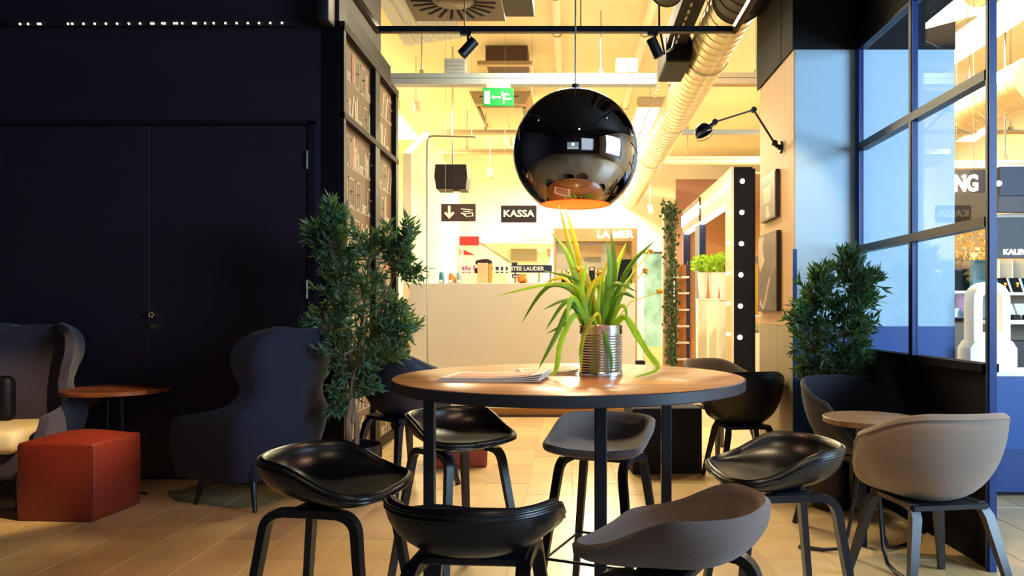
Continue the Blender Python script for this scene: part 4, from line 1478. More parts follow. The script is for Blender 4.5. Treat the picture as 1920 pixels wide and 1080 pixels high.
flat([(1016, 166), (1072, 166), (1072, 294), (1016, 294)], 'door_symbol', M_exitwhite, ex, d_)
flat([(1082, 230), (1112, 208), (1112, 222), (1180, 222), (1180, 238), (1112, 238), (1112, 252)], 'arrow_symbol', M_exitwhite, ex, d_)
man = [[(1186, 178), (1193, 168), (1204, 168), (1210, 178), (1206, 190), (1194, 193), (1186, 188)],
       [(1205, 190), (1232, 188), (1240, 200), (1222, 236), (1258, 240), (1288, 236), (1294, 248), (1256, 258), (1232, 252), (1216, 262), (1216, 294), (1203, 296), (1202, 256), (1198, 250), (1212, 210)],
       [(1232, 188), (1258, 194), (1272, 206), (1264, 214), (1252, 204), (1236, 204)], [(1205, 190), (1210, 208), (1194, 218), (1186, 232), (1178, 228), (1190, 206)]]
for i, pg in enumerate(man):
    flat(pg, ('head_symbol', 'body_symbol', 'arm_symbol', 'arm_symbol')[i], M_exitwhite, ex, d_)

# checkout wall
DC = 8.2
co = thing('checkout_counter', 'high pale checkout counter behind the table and plant', 'counter', (X(985, DC), DC, 0))
zc_ = Z(531, DC)
MB().rbox(X(768, DC), X(1191, DC), DC, DC + .7, .1, zc_, .006, 1).build('front_panel', M_counter, co, True)
MB().box(X(768, DC), X(1191, DC), DC + .03, DC + .68, 0.02, .1).build('plinth', M_skirt, co, True)
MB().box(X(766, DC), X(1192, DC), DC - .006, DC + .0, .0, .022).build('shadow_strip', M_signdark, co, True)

# signs over the checkout
def hang_sign(label, u0_, u1_, v0, v1, d, m):
    t = thing('hanging_sign', label, 'sign', (X((u0_ + u1_) / 2, d), d, Z(v1, d)), 0, 'dark checkout signs')
    MB().rbox(X(u0_, d), X(u1_, d), d, d + .02, Z(v1, d), Z(v0, d), .003, 1).build('board', m, t, True)
    for u_ in (u0_ + 8, u1_ - 8):
        MB().tube([(X(u_, d), d + .01, Z(v0, d)), (X(u_, d), d + .01, 4.6)], .002, 5).build('wire', M_steel, t, True)
    return t


ks = hang_sign('dark sign with white lettering KASSA', 939, 1006, 385, 417, 8.4, M_signdark)
text_mesh('lettering', 'KASSA', .112, M_whiteflat, (X(972.5, 8.4), 8.396, Z(401, 8.4)), parent=ks, bold=.003, sx=1.12)
as_ = hang_sign('dark sign with white arrow and card in hand symbol', 827, 892, 382, 415, 8.4, M_signbrown)
def sgn(pts, nm):
    MB().prism([(X(760 + a / 3.857, 8.4), Z(280 + b_ / 3.857, 8.4)) for a, b_ in pts], 'y', 8.394, 8.401).build(nm, M_whiteflat, as_, True)
sgn([(308, 408), (327, 408), (327, 466), (345, 450), (356, 462), (318, 504), (280, 464), (292, 450), (308, 466)], 'arrow_symbol')
sgn([(402, 428), (450, 432), (486, 438), (486, 444), (448, 439), (402, 434)], 'hand_symbol')
sgn([(402, 458), (425, 460), (436, 478), (428, 484), (416, 468), (402, 466)], 'hand_symbol')
sgn([(420, 446), (470, 448), (470, 455), (420, 453)], 'finger_symbol')
sgn([(430, 462), (488, 456), (494, 484), (436, 490)], 'card_symbol')
MB().prism([(X(760 + a / 3.857, 8.4), Z(280 + b_ / 3.857, 8.4)) for a, b_ in [(440, 466), (482, 462), (486, 479), (443, 484)]], 'y', 8.392, 8.3945).build('card_inside', M_signbrown, as_, True)

# black loudspeaker
d2 = 9.0
sp = thing('loudspeaker', 'black loudspeaker with bowed sides hanging above the arrow sign', 'speaker', (X(845, d2), d2, Z(356, d2)))
pl = [(816, 308), (874, 308), (876, 331), (873, 354), (818, 354), (814, 331)]
MB().prism([(X(a, d2), Z(b_, d2)) for a, b_ in pl], 'y', d2, d2 + .3).build('cabinet', mat('speaker_black', '#241f26', .6, var=.1, scale=200), sp, True)
MB().prism([(X(845 + (a - 845) * .94, d2), Z(331 + (b_ - 331) * .93, d2)) for a, b_ in pl], 'y', d2 - .012, d2).build('grille_cloth', mat('grille_dark', '#2b262c', .8, var=.2, scale=300), sp, True)
MB().box(X(853, d2), X(856, d2), d2 - .014, d2 - .011, Z(337, d2), Z(335.5, d2)).build('badge', M_steel, sp, True)
MB().box(X(848, d2), X(862, d2), d2 + .05, d2 + .1, Z(358, d2), Z(354, d2)).build('foot_clip', M_steel, sp, True)
MB().tube([(X(845, d2), d2 + .15, Z(308, d2)), (X(845, d2), d2 + .15, 4.6)], .012, 8).build('hanging_rod', M_steel, sp, True, 50)

# bent steel pole
pp = thing('bent_pole', 'thin steel pole bent at the top, left of the checkout', 'pole', (X(801, 7.9), 7.9, 0))
pts = [(X(801, 7.9), 7.9, 0), (X(801, 7.9), 7.9, Z(275, 7.9)), (X(801.5, 7.9), 7.9, Z(262, 7.9)), (X(805, 7.9), 7.9, Z(256.5, 7.9)), (X(812, 7.9), 7.9, Z(255, 7.9)), (X(891, 7.9), 7.9, Z(257, 7.9))]
MB().tube(pts, .011, 10).build('tube', M_steel, pp, True, 60)
MB().sphere(pts[-1], .018, 10, 8).build('end_knob', M_steel, pp, True, 60)

# white partition at the far left and column
structure(MB().prism([(8.75, 0), (12.6, 0), (12.6, 3.6), (11.2, 3.55), (10.0, 3.72), (8.75, 3.15)], 'x', X(779, 9) - .1, X(779, 9)).build('wall_hall_partition', M_hallwhite))
wc = thing('timber_post', 'small timber block at the foot of the checkout, beside the olive tree', 'post', (X(753, 7.6), 7.6, 0))
MB().box(X(744, 7.6), X(760, 7.6), 7.6, 7.75, 0, Z(630, 7.6)).build('post_body', mat('brown_timber', '#5a4637', .6), wc, True)
MB().box(X(744, 7.6) - .01, X(760, 7.6) + .01, 7.59, 7.76, Z(630, 7.6), Z(628, 7.6)).build('post_cap', M_hallwhite, wc, True)

# things standing on the checkout
def item(name, label, cat):
    return thing(name, label, cat)


hb = thing('paper_bag', 'upright tan paper bag with dark fur trim on the checkout', 'bag', (X(905, 8.5), 8.5, zc_), 0)
dq = 8.5
MB().rbox(X(895, dq), X(915, dq), dq, dq + .12, zc_, Z(493, dq), .004, 1).build('bag_front', mat('tan_card', '#cdb48c', .7), hb, True)
MB().box(X(916, dq), X(922, dq), dq + .01, dq + .1, zc_, Z(494, dq)).build('gold_side', mat('ochre_card', '#c8913c', .6), hb, True)
fur = MB()
for k in range(14):
    a = PI * k / 13
    fur.sphere((X(906 - 12 * math.cos(a), dq), dq + .05, Z(493 - 3 * math.sin(a) + (14 if k in (0, 1) else 10 * (k > 11)), dq)), .028 + .01 * random.random(), 8, 6)
fur.build('fur_trim', mat('dark_fur', '#2a1b2b', .95, var=.4), hb, True, 60)
for i, (u_, v_, m_, lab, w_) in enumerate(((828, 522, M_teal, 'small blue pack at the left end of the checkout', 8), (846, 524, M_orangeball, 'small amber pack on the checkout', 8), (861, 522, M_beam, 'small grey pack on the checkout', 7))):
    t = thing('small_pack', lab, 'package', (X(u_, 8.5), 8.5, zc_), 0, 'small packs on the checkout')
    MB().lathe([(.001, 0), (.03, 0), (.034, .02), (.03, Z(v_ - 6, 8.5) - zc_ + .02), (.012, Z(v_ - 9, 8.5) - zc_ + .02), (.001, Z(v_ - 9, 8.5) - zc_ + .02)], 12).build('pack_body', m_, t, smooth=50)
    MB().box(-.02, .02, -.036, -.03, .02, .05).build('pack_label', M_whiteflat, t)
ob = thing('orange_ornament', 'round orange ornament standing on the checkout', 'ornament', (X(979, 8.5), 8.5, zc_))
f = MB()
for k in range(18):
    v = rv(.05)
    f.sphere((v.x, v.y, .06 + v.z), .026, 8, 6)
f.build('petal_ball', M_orangeball, ob, smooth=60)
MB().lathe([(.001, 0), (.03, 0), (.03, .02), (.001, .02)], 12).build('base', M_signbrown, ob, smooth=40)
ac_ = thing('card_stand', 'small framed card standing on the checkout beside the orange ornament', 'sign holder', (X(1002, 8.5), 8.5, zc_))
MB().box(X(990, 8.5), X(1010, 8.5), 8.5, 8.51, zc_, Z(512, 8.5)).build('card', M_whiteflat, ac_, True)
MB().box(X(1010, 8.5), X(1011.5, 8.5), 8.49, 8.52, zc_, Z(510, 8.5)).build('stand', M_signdark, ac_, True)

# far cosmetics hall
DF = 13.0
fp = thing('display_board', 'large grey board on the far cosmetics wall right of the stair', 'wall panel', (X(981, 15.5), 15.5, Z(490, 15.5)))
MB().box(X(958, 15.5), X(1006, 15.5), 15.5, 15.6, Z(489, 15.5), Z(455, 15.5)).build('panel_board', M_grey, fp, True)
MB().box(X(1027, 15.5), X(1036, 15.5), 15.5, 15.6, Z(480, 15.5), Z(455, 15.5)).build('side_board', M_grey, fp, True)
bd = thing('hall_balustrade', 'white horizontal fascia running across the far hall', 'fascia', (X(970, 14.2), 14.2, Z(456, 14.2)))
MB().box(X(900, 14.2), X(1040, 14.2), 14.2, 15.49, Z(456, 14.2), Z(448, 14.2)).build('upper_band', M_hallwhite, bd, True)
MB().box(X(984, 14.2), X(1036, 14.2), 14.18, 14.2, Z(450, 14.2), Z(447, 14.2)).build('grey_strip', M_grey, bd, True)
for u_ in (905, 1032):
    MB().box(X(u_, 14.6), X(u_ + 5, 14.6), 14.6, 14.65, 0, Z(456, 14.2)).build('support_post', M_hallwhite, bd, True)
ec = thing('stair_side', 'white sloping stair side behind the checkout', 'stair', (X(920, 12.5), 12.5, 0))
MB().prism([(X(a, 12.5), Z(b_, 12.5)) for a, b_ in [(868, 452), (890, 452), (966, 503), (966, 586), (868, 586)]], 'y', 12.5, 13.3).box(X(868, 12.5), X(966, 12.5), 12.5, 13.3, 0, Z(586, 12.5)).build('side_panel', M_hallwhite, ec, True)
MB().prism([(X(a, 12.5), Z(b_, 12.5)) for a, b_ in [(884, 447), (890, 447), (962, 493), (962, 497)]], 'y', 12.6, 12.68).build('handrail', M_steel, ec, True)
rs = thing('red_sign', 'red rectangular sign board on the far stair', 'sign', (X(880, 12.3), 12.3, Z(460, 12.3)))
MB().rbox(X(861, 12.3), X(898, 12.3), 12.3, 12.34, Z(460, 12.3), Z(443, 12.3), .004, 1).build('board', M_redsign, rs, True)
MB().box(X(870, 12.3), X(872, 12.3), 12.34, 12.5, Z(456, 12.3), Z(450, 12.3)).build('bracket', M_steel, rs, True)
rs = thing('red_banner', 'small red triangular banner under the red sign board', 'sign', (X(880, 12.3), 12.3, Z(478, 12.3)))
MB().prism([(X(a, 12.3), Z(b_, 12.3)) for a, b_ in [(869, 468), (869, 478), (891, 478)]], 'y', 12.3, 12.33).build('triangle', M_redsign, rs, True)
MB().box(X(860, 12.3), X(866, 12.3), 12.3, 12.33, Z(478, 12.3), Z(467, 12.3)).build('pink_tab', mat('pink_print', '#e6a0a0', .6), rs, True)
nb_ = thing('counter_sign', 'navy cosmetics counter sign with white lettering behind the checkout', 'sign', (X(995, 11), 11, Z(512, 11)))
MB().box(X(958, 11), X(1035, 11), 11, 11.05, Z(511, 11), Z(497, 11)).build('board', M_navy, nb_, True)
text_mesh('lettering', 'ESTEE LAUDER', .085, M_whiteflat, (X(986, 11), 10.996, Z(504, 11)), parent=nb_, bold=.002)
MB().box(X(960, 11), X(985, 11), 11.0, 11.04, Z(521, 11), Z(514, 11)).build('lower_board', M_navy, nb_, True)
MB().box(X(962, 11), X(983, 11), 10.997, 11.0, Z(519, 11), Z(517, 11)).build('lower_print', M_whiteflat, nb_, True)
MB().box(X(960, 11), X(970, 11), 11.0, 11.04, Z(497, 11), Z(492, 11)).build('top_block', M_navy, nb_, True)
for u_ in (964, 1030):
    MB().box(X(u_, 11), X(u_ + 4, 11), 11.01, 11.04, 0, Z(511, 11)).build('support_post', M_steel, nb_, True)
sh = thing('cosmetics_shelf', 'white cosmetics shelf with dark and violet packs at the back', 'shelf', (X(905, 12), 12, 0))
MB().box(X(855, 12), X(955, 12), 12, 12.4, 0, Z(512, 12)).build('cabinet', M_hallwhite, sh, True)
for i, (u_, w_, v0, m_) in enumerate(((868, 5, 500, M_purple), (874, 4, 498, M_magenta), (880, 4, 501, M_purple), (889, 4, 497, M_magenta), (932, 6, 500, M_navy), (941, 5, 500, M_navy), (950, 4, 500, M_navy))):
    t = thing('cosmetic_pack', ('violet pack, first from the left on the cosmetics shelf', 'pink pack beside the violet one on the cosmetics shelf', 'violet pack, third on the cosmetics shelf', 'pink pack under the small red banner',
                                'navy pack right of the tan paper bag', 'navy pack in the middle of the dark three on the shelf', 'rightmost navy pack on the cosmetics shelf')[i], 'package', (X(u_, 12.1), 12.1, Z(512, 12)), 0, 'packs on the cosmetics shelf')
    MB().box(-w_ * .009 / 2, w_ * .009 / 2, 0, .05, 0, Z(v0, 12.1) - Z(512, 12)).build('carton', m_, t)
    MB().box(-w_ * .009 / 2 - .001, w_ * .009 / 2 + .001, -.002, .02, .03, .05).build('carton_band', M_whiteflat, t)

# LA MER stand
DL = 11.5
lm = thing('cosmetics_stand', 'beige cosmetics stand with white LA MER lettering right of the plant', 'shop display', (X(1130, DL), DL, 0))
beige = mat('beige_fascia', '#c9a877', .6)
MB().box(X(1038, DL), X(1195, DL), DL, DL + .4, Z(452, DL), Z(428, DL)).build('fascia', beige, lm, True)
text_mesh('lettering', 'LA MER', .168, M_letter, (X(1153, DL), DL - .012, Z(440, DL)), parent=lm, bold=.004, extrude=.008, sx=1.05)
MB().box(X(1185, DL), X(1195, DL), DL, DL + .4, 0, Z(452, DL)).build('side_post', beige, lm, True)
MB().box(X(1038, DL), X(1042, DL), DL, DL + .4, 0, Z(452, DL)).build('side_post', beige, lm, True)
MB().box(X(1042, DL), X(1185, DL), DL + .36, DL + .4, 0, Z(452, DL)).build('back_panel', M_hallwhite, lm, True)
for a, b_ in ((1088, 1128), (1150, 1178)):
    MB().box(X(a, DL), X(b_, DL), DL + .32, DL + .36, Z(480, DL), Z(456, DL)).build('niche', mat('honey_niche', '#e6c27e', .5), lm, True)
MB().box(X(1098, DL), X(1128, DL), DL + .3, DL + .36, Z(487, DL), Z(481, DL)).build('grey_label', M_grey, lm, True)
MB().box(X(1042, DL), X(1185, DL), DL + .1, DL + .36, 0, Z(505, DL)).build('counter_body', M_hallwhite, lm, True)
ts = thing('black_screen', 'black upright screen behind the daffodil leaves', 'screen', (X(1171, 11), 11, 0))
MB().rbox(X(1157, 11), X(1185, 11), 11, 11.05, Z(535, 11), Z(486, 11), .006, 1).build('screen_panel', M_black, ts, True)
MB().box(X(1169, 11), X(1173, 11), 11.02, 11.04, 0, Z(535, 11)).build('stand', M_black_metal, ts, True)
for i, (u_, v_) in enumerate(((1058, 512), (1070, 516), (1110, 506), (1125, 510))):
    t = thing('handbag', ('black bag, leftmost behind the daffodil leaves', 'black bag beside the leftmost one behind the leaves', 'black bag behind the middle of the daffodil leaves', 'black bag left of the upright screen')[i], 'bag', (X(u_, 10.2), 10.2, zc_ - .25), 0, 'black bags on display')
    MB().rbox(-.043, .043, 0, .1, .0, Z(v_, 10.2) - zc_ + .25, .02, 2).build('bag_body', M_black, t, smooth=40)
    MB().tube([(-.04, .05, Z(v_, 10.2) - zc_ + .24), (-.03, .05, Z(v_ - 6, 10.2) - zc_ + .25), (.03, .05, Z(v_ - 6, 10.2) - zc_ + .25), (.04, .05, Z(v_, 10.2) - zc_ + .24)], .008, 6).build('bag_handle', M_black, t, smooth=50)
dtb = thing('display_table', 'white display table carrying black bags behind the checkout', 'table', (X(1090, 10.2), 10.2, 0))
MB().box(X(1035, 10.2), X(1145, 10.2), 10.05, 10.45, zc_ - .29, zc_ - .25).build('tabletop', M_hallwhite, dtb, True)
for a in (1040, 1140):
    MB().box(X(a, 10.2) - .03, X(a, 10.2) + .03, 10.1, 10.4, 0, zc_ - .29).build('leg', M_hallwhite, dtb, True)

# green picture glass stand and glass shelf
gp = thing('picture_stand', 'tall glass stand with pale green foliage picture right of the checkout', 'display', (X(1222, 9.6), 9.6, 0))
MB().box(X(1208, 9.6), X(1241, 9.6), 9.6, 9.63, Z(650, 9.6), Z(475, 9.6)).build('foliage_picture', M_aqua, gp, True)
MB().box(X(1207, 9.6), X(1242, 9.6), 9.59, 9.64, Z(475, 9.6), Z(472, 9.6)).build('top_rail', M_signbrown, gp, True)
MB().box(X(1195, 9.6), X(1207, 9.6), 9.6, 9.606, Z(680, 9.6), Z(480, 9.6)).build('glass_leaf', M_glass, gp, True)
MB().box(X(1207, 9.6), X(1242, 9.6), 9.58, 9.68, 0, Z(650, 9.6)).build('plinth', mat('pale_yellow_plinth', '#e2cf86', .6), gp, True)
MB().box(X(1190, 9.6), X(1208, 9.6), 9.5, 9.7, Z(690, 9.6), Z(676, 9.6)).build('foot', M_black, gp, True)

# pinkish column with ivy and a wooden ladder rack
icol = thing('ivy_column', 'slim pale column overgrown with hanging ivy', 'column', (X(1249, 10.2), 10.2, 0))
MB().rbox(X(1243, 10.2), X(1258, 10.2), 10.15, 10.27, 0, Z(398, 10.2), .01, 1).build('column_shaft', mat('rose_beige', '#d2ae92', .6), icol, True)
MB().box(X(1258, 10.2), X(1262, 10.2), 10.15, 10.3, 0, Z(392, 10.2)).build('navy_edge', M_navy, icol, True)
iv, ivs = MB(), MB()
for k in range(7):
    bu = random.uniform(1250, 1266)
    pts = [(X(bu + 5 * math.sin(j * .9 + k), 10.1), 10.1 + random.uniform(-.03, .03), Z(385 + j * 27, 10.1)) for j in range(12)]
    ivs.tube(bez(pts, 30), .004, 4)
    for p in bez(pts, 85):
        leaf_into(iv, p + rv(.05), rv() + Vector((0, -.4, -.4)), Vector((0, -1, .2)), random.uniform(.04, .07), random.uniform(.035, .055))
for k in range(60):
    c = Vector((X(1252 + random.uniform(-10, 14), 10.1), 10.1, Z(385 + random.uniform(-10, 22), 10.1)))
    leaf_into(iv, c + rv(.04), rv() + Vector((0, -.4, -.2)), Vector((0, -1, .2)), .06, .05)
stuff(ivs.build('ivy_stems', M_bark, icol, True))
stuff(iv.build('ivy_leaves', M_ivy, icol, True))
ld = thing('ladder_rack', 'leaning ladder rack with pale rungs beside the ivy column', 'ladder', (X(1278, 10.4), 10.4, 0))
for u_ in (1266, 1290):
    MB().box(X(u_, 10.4), X(u_ + 2.5, 10.4), 10.4, 10.46, 0, Z(490, 10.4)).build('stile', M_navy, ld, True)
for v_ in (520, 550, 581, 612, 643, 674, 705):
    MB().box(X(1266, 10.4), X(1292, 10.4), 10.39, 10.52, Z(v_ + 1.5, 10.4), Z(v_ - 2, 10.4)).build('rung', M_whiteflat, ld, True)
MB().box(X(1268, 10.4), X(1290, 10.4), 10.55, 10.58, .1, Z(495, 10.4)).build('terracotta_back', mat('terracotta_board', '#c07a42', .6), ld, True)

# marquee booth
DB = 9.0
mb_ = thing('marquee_booth', 'shop booth with black bulb-studded post and illuminated header', 'shop booth', (X(1395, DB), DB, 0))
xq0, xq1 = X(1373, DB), X(1411, DB)
zt_, zb_ = Z(313, DB), 2.60
MB().box(xq0 + .02, xq1, DB, DB + .3, 0, zt_).build('front_post', mat('matt_black_post', '#06060b', .8, spec=.15), mb_, True)
MB().box(xq1, X(1420, DB), DB + .1, DB + .3, 0, zt_).build('post_return', mat('matt_black_post', '#06060b', .8, spec=.15), mb_, True)
gold_ = mat('champagne_panel', '#c9b287', .4, metal=.2)
MB().box(xq0 - .01, xq0 + .02, DB, DB + .35, 0, zt_).build('post_side', gold_, mb_, True)
for k, v_ in enumerate((340, 398.5, 457, 515.5, 574, 632.5)):
    MB().sphere((X(1391.5 - k * .9, DB), DB - .012, Z(v_, DB)), .03, 14, 10).build('bulb', M_marq, mb_, True, 60)
DE = 12.8
MB().box(xq0, xq0 + .06, DB + .3, DE, zb_, zt_).build('header', gold_, mb_, True)
MB().box(xq0 + .06, xq0 + 1.2, DB + .3, DE, zt_ - .03, zt_).build('roof', gold_, mb_, True)
MB().box(xq0 - .005, xq0 + .08, DB + .3, DE, zb_ - .012, zb_ + .02).build('light_channel', M_lumi, mb_, True)
for k in range(9):
    MB().sphere((xq0 - .012, DB + .18 + k * .27, (zt_ + zb_) / 2 + .02), .02, 10, 8).build('small_bulb', M_marq, mb_, True, 60)
for k in range(5):
    MB().sphere((xq0 - .022, DB + .17, Z(395 + k * 58, DB)), .02, 10, 8).build('small_bulb', M_marq, mb_, True, 60)
MB().box(xq0 - .03, xq0, 11.15, 12.75, zb_ + .02, zt_ - .03).build('name_board', M_signbrown, mb_, True)
text_mesh('lettering', 'BEAUTY ROOM', .27, M_letter, (xq0 - .036, 11.95, (zt_ + zb_) / 2 - .01), rot=FONT_FACE_LEFT, parent=mb_, bold=.008, sx=.92)
MB().box(xq0, xq0 + .1, 11.25, 11.65, 0, zb_).build('blue_post', M_navy, mb_, True)
MB().box(xq0 - .02, xq0 + .1, 12.7, 12.8, 0, zt_).build('rear_post', M_navy, mb_, True)
MB().box(xq0 + 1.2, xq0 + 1.24, DB + .3, DE, 0, zt_).build('side_wall', mat('peach_wall', '#dba873', .7), mb_, True)
MB().box(xq0, xq0 + 1.24, DE, DE + .05, 0, zt_).build('back_wall', mat('peach_wall', '#dba873', .7), mb_, True)
wl2 = structure(MB().box(X(1268, 14.5), X(1460, 14.5), 14.5, 14.6, 0, Z(336, 14.5)).build('wall_mauve', M_brownwall))

# display plinths and topiary inside the booth
for i, (d3, u_) in enumerate(((11.0, 1318), (10.3, 1339), (9.75, 1358))):
    t = thing('topiary_vase', ('round green topiary on white vase, furthest inside the booth', 'round green topiary on white vase, middle of the booth row', 'round green topiary on white vase next to the bulb post')[i], 'potted plant', (X(u_, d3), d3, Z(560, d3)), 0, 'topiary vases in the booth')
    hv = Z(511, d3) - Z(560, d3)
    MB().lathe([(.001, 0), (.055, 0), (.07, hv * .5), (.08, hv), (.07, hv), (.06, hv - .03), (.001, hv - .03)], 24).build('vase', M_whiteflat, t, smooth=40)
    cr_ = MB()
    for k in range(260):
        v = rv().normalized() * random.uniform(.06, .17)
        c = Vector((v.x, v.y, hv + .13 + v.z * .7))
        leaf_into(cr_, c, v + rv(.08), rv().normalized(), .055, .045)
    stuff(cr_.build('leaves', M_lime, t))
    MB().tube([(0, 0, hv - .03), (0, 0, hv + .12)], .01, 6).build('stem', M_bark, t, smooth=50)
    p = thing('display_plinth', ('white display plinth under the furthest topiary', 'white display plinth under the middle topiary', 'white display plinth under the nearest topiary')[i], 'plinth', (X(u_, d3), d3, 0), 0, 'display plinths in the booth')
    MB().box(-.09, .09, -.09, .09, 0, Z(560, d3)).build('plinth_body', M_hallwhite, p)
    MB().box(-.1, .1, -.1, .1, Z(560, d3) - .02, Z(560, d3)).build('plinth_cap', M_whiteflat, p)
bc = thing('booth_counter', 'low glass-topped counter with grey doors inside the booth', 'counter', (X(1330, 10), 10.2, 0))
xk = xq0 + .15
MB().box(xk + .02, xk + .42, 9.5, 12.2, 0, .92).build('carcass', M_hallwhite, bc, True)
for k in range(6):
    MB().box(xk + .005, xk + .02, 9.53 + k * .44, 9.53 + k * .44 + .4, .08, .86).build('door', mat('khaki_door', '#a89a78', .5), bc, True)
MB().box(xk + .01, xk + .42, 9.5, 12.2, .92, 1.15).build('glass_case', M_glass, bc, True)
MB().box(xk + .005, xk + .425, 9.49, 12.21, 1.15, 1.165).build('top_frame', M_steel, bc, True)
yb = thing('yellow_board', 'narrow yellow board glimpsed between bulb post and oak pillar', 'board', (X(1416, 10.5), 10.5, 0))
MB().prism([(X(1408, 10.5), Z(595, 10.5)), (X(1422, 10.5), Z(610, 10.5)), (X(1422, 10.5), Z(500, 10.5)), (X(1416, 10.5), Z(490, 10.5)), (X(1408, 10.5), Z(520, 10.5))], 'y', 10.5, 10.54).build('board_face', M_yellow, yb, True)
MB().box(X(1410, 10.5), X(1424, 10.5), 10.54, 10.6, 0, Z(480, 10.5)).build('board_support', M_grey, yb, True)

# small hall spot heads
for i, (u_, v_, d4) in enumerate(((919, 325, 10.8), (1218, 392, 12.5), (955, 268, 11), (780, 200, 9.5))):
    t = thing('hall_spotlight', ('small white ceiling spot right of the loudspeaker', 'small white ceiling spot below right of the mirrored ball', 'small white ceiling spot left of the mirrored ball', 'small white ceiling spot by the posters')[i], 'spotlight', (X(u_, d4), d4, Z(v_, d4)), 0, 'small hall spotlights')
    MB().tube([(0, 0, .06), (.03, -.05, -.08)], .045, 14).build('spot_head', M_hallwhite, t, smooth=40)
    MB().tube([(0, 0, .06), (0, 0, 4.6 - Z(v_, d4))], .006, 6).build('spot_stem', M_steel, t)

# suspended bluish ceiling panel near the posters
cp = thing('ceiling_panel', 'pale bluish plank ceiling panel at the top left of the hall', 'ceiling panel', (X(770, 7.5), 7.4, 4.3))
for k in range(6):
    x0_ = X(712, 7.2) + k * .105
    MB().box(x0_, x0_ + .1, 6.65, 8.3 + .05 * k, 4.3 + .035 * k, 4.32 + .035 * k).build('plank', mat('pale_blue_plank', '#b9c3cc', .6), cp, True)

# =================================================================== SHOP BEHIND THE PARTITION
# blue plinth with white arched stand
DQ = 4.67
bp = thing('blue_plinth', 'low blue panelled plinth with white top right of the partition post', 'counter', (X(1920, DQ), DQ, 0))
zq = Z(700, DQ)
MB().box(X(1840, DQ), 4.4, DQ, DQ + .5, .035, zq - .02).build('front_panel', M_blueband, bp, True)
MB().box(X(1840, DQ), 4.4, DQ - .006, DQ, .03, Z(843, DQ)).build('lower_panel', mat('deep_blue_panel', '#12346f', .5), bp, True)
MB().box(X(1840, DQ), 4.4, DQ + .02, DQ + .5, 0, .035).build('plinth_base', M_black, bp, True)
MB().rbox(X(1840, DQ) - .01, 4.41, DQ - .01, DQ + .51, zq - .02, zq, .004, 1).build('white_top', M_whiteflat, bp, True)
eg = thing('arched_stand', 'white arched display stand with oval handle opening beside the blue post', 'display stand', (X(1871, DQ), DQ + .15, zq))
def arch(cx, w, z0, z1, r, n=14):
    pts = [(cx - w, z0), (cx - w, z1 - r)]
    for k in range(n + 1):
        a = PI - PI * k / n
        pts.append((cx + w * math.cos(a), z1 - r + r * math.sin(a)))
    pts.append((cx + w, z0))
    return pts
cx_ = X(1874, DQ)
zz0, zz1, zsh = zq, Z(527, DQ), Z(640, DQ)
w1, w2 = .122, .155
o_ = arch(cx_, w1, zsh, zz1, .12)
i_ = arch(cx_, w1 * .52, zsh + .055, zz1 - .06, .06)
n_o = len(o_)
vs, fs = [], []
for y in (DQ + .08, DQ + .2):
    vs += [(p[0], y, p[1]) for p in o_] + [(p[0], y, p[1]) for p in i_]
nn = n_o * 2
for k in range(n_o - 1):
    fs.append((k, k + 1, n_o + k + 1, n_o + k))
    fs.append((nn + k, nn + n_o + k, nn + n_o + k + 1, nn + k + 1))
    fs.append((k, nn + k, nn + k + 1, k + 1))
    fs.append((n_o + k, n_o + k + 1, nn + n_o + k + 1, nn + n_o + k))
fs += [(0, n_o, 2 * n_o - 1, n_o - 1), (nn, nn + n_o - 1, nn + 2 * n_o - 1, nn + n_o), (0, n_o - 1, nn + n_o - 1, nn), (n_o, nn + n_o, nn + 2 * n_o - 1, 2 * n_o - 1)]
glow = mat('backlit_white_acrylic', '#f3e8d6', .35, emit=.25)
MB().add(vs, fs).build('arch', glow, eg, True, 40)
MB().prism([(cx_ - w2, zq), (cx_ + w2, zq), (cx_ + w2, zsh - .05), (cx_ + w1, zsh), (cx_ - w1, zsh), (cx_ - w2, zsh - .05)], 'y', DQ + .06, DQ + .22).build('base_block', glow, eg, True)

# taupe cabinet with glass case seen through the pane
DG = 6.2
tc_ = thing('glass_cabinet', 'taupe cabinet with lit glass case seen through the last window pane', 'display cabinet', (X(1820, DG), DG, 0))
xg0, xg1 = X(1770, DG), X(1880, DG)
MB().box(xg0, xg1, DG, DG + .5, 0, Z(606, DG)).build('cabinet_body', M_cabbrown, tc_, True)
MB().box(xg0, xg1, DG, DG + .5, Z(606, DG), Z(548, DG)).build('glass_case', M_glass, tc_, True)
MB().box(xg0, xg1, DG - .005, DG + .505, Z(550, DG), Z(545, DG)).build('case_rim', M_whiteflat, tc_, True)
MB().box(xg0, xg1, DG + .45, DG + .49, Z(605, DG), Z(550, DG)).build('case_back', M_cabbrown, tc_, True)
MB().box(xg0, xg1, DG + .02, DG + .45, Z(596, DG), Z(594, DG)).build('glass_shelf', M_glass, tc_, True)
for i, (u_, v_, w_, m_) in enumerate(((1806, 552, .07, M_magenta), (1812, 574, .05, M_whiteflat), (1796, 578, .05, M_whiteflat), (1826, 580, .06, M_whiteflat), (1833, 560, .05, M_darkcab), (1802, 588, .06, M_teal))):
    t = thing('perfume_box', ('pink box in the lit glass case', 'white box in the middle of the glass case', 'white box at the left of the glass case', 'white box at the right of the glass case', 'dark box at the right of the glass case', 'teal box at the front of the glass case')[i], 'package', (X(u_, DG + .15), DG + .15, Z(594, DG)), 0, 'boxes in the glass case')
    MB().box(-w_ / 2, w_ / 2, 0, .05, 0, max(.05, Z(v_, DG + .15) - Z(594, DG))).build('carton', m_, t)
    MB().box(-w_ / 2 - .001, w_ / 2 + .001, -.002, .02, .015, .025).build('carton_band', M_whiteflat, t)
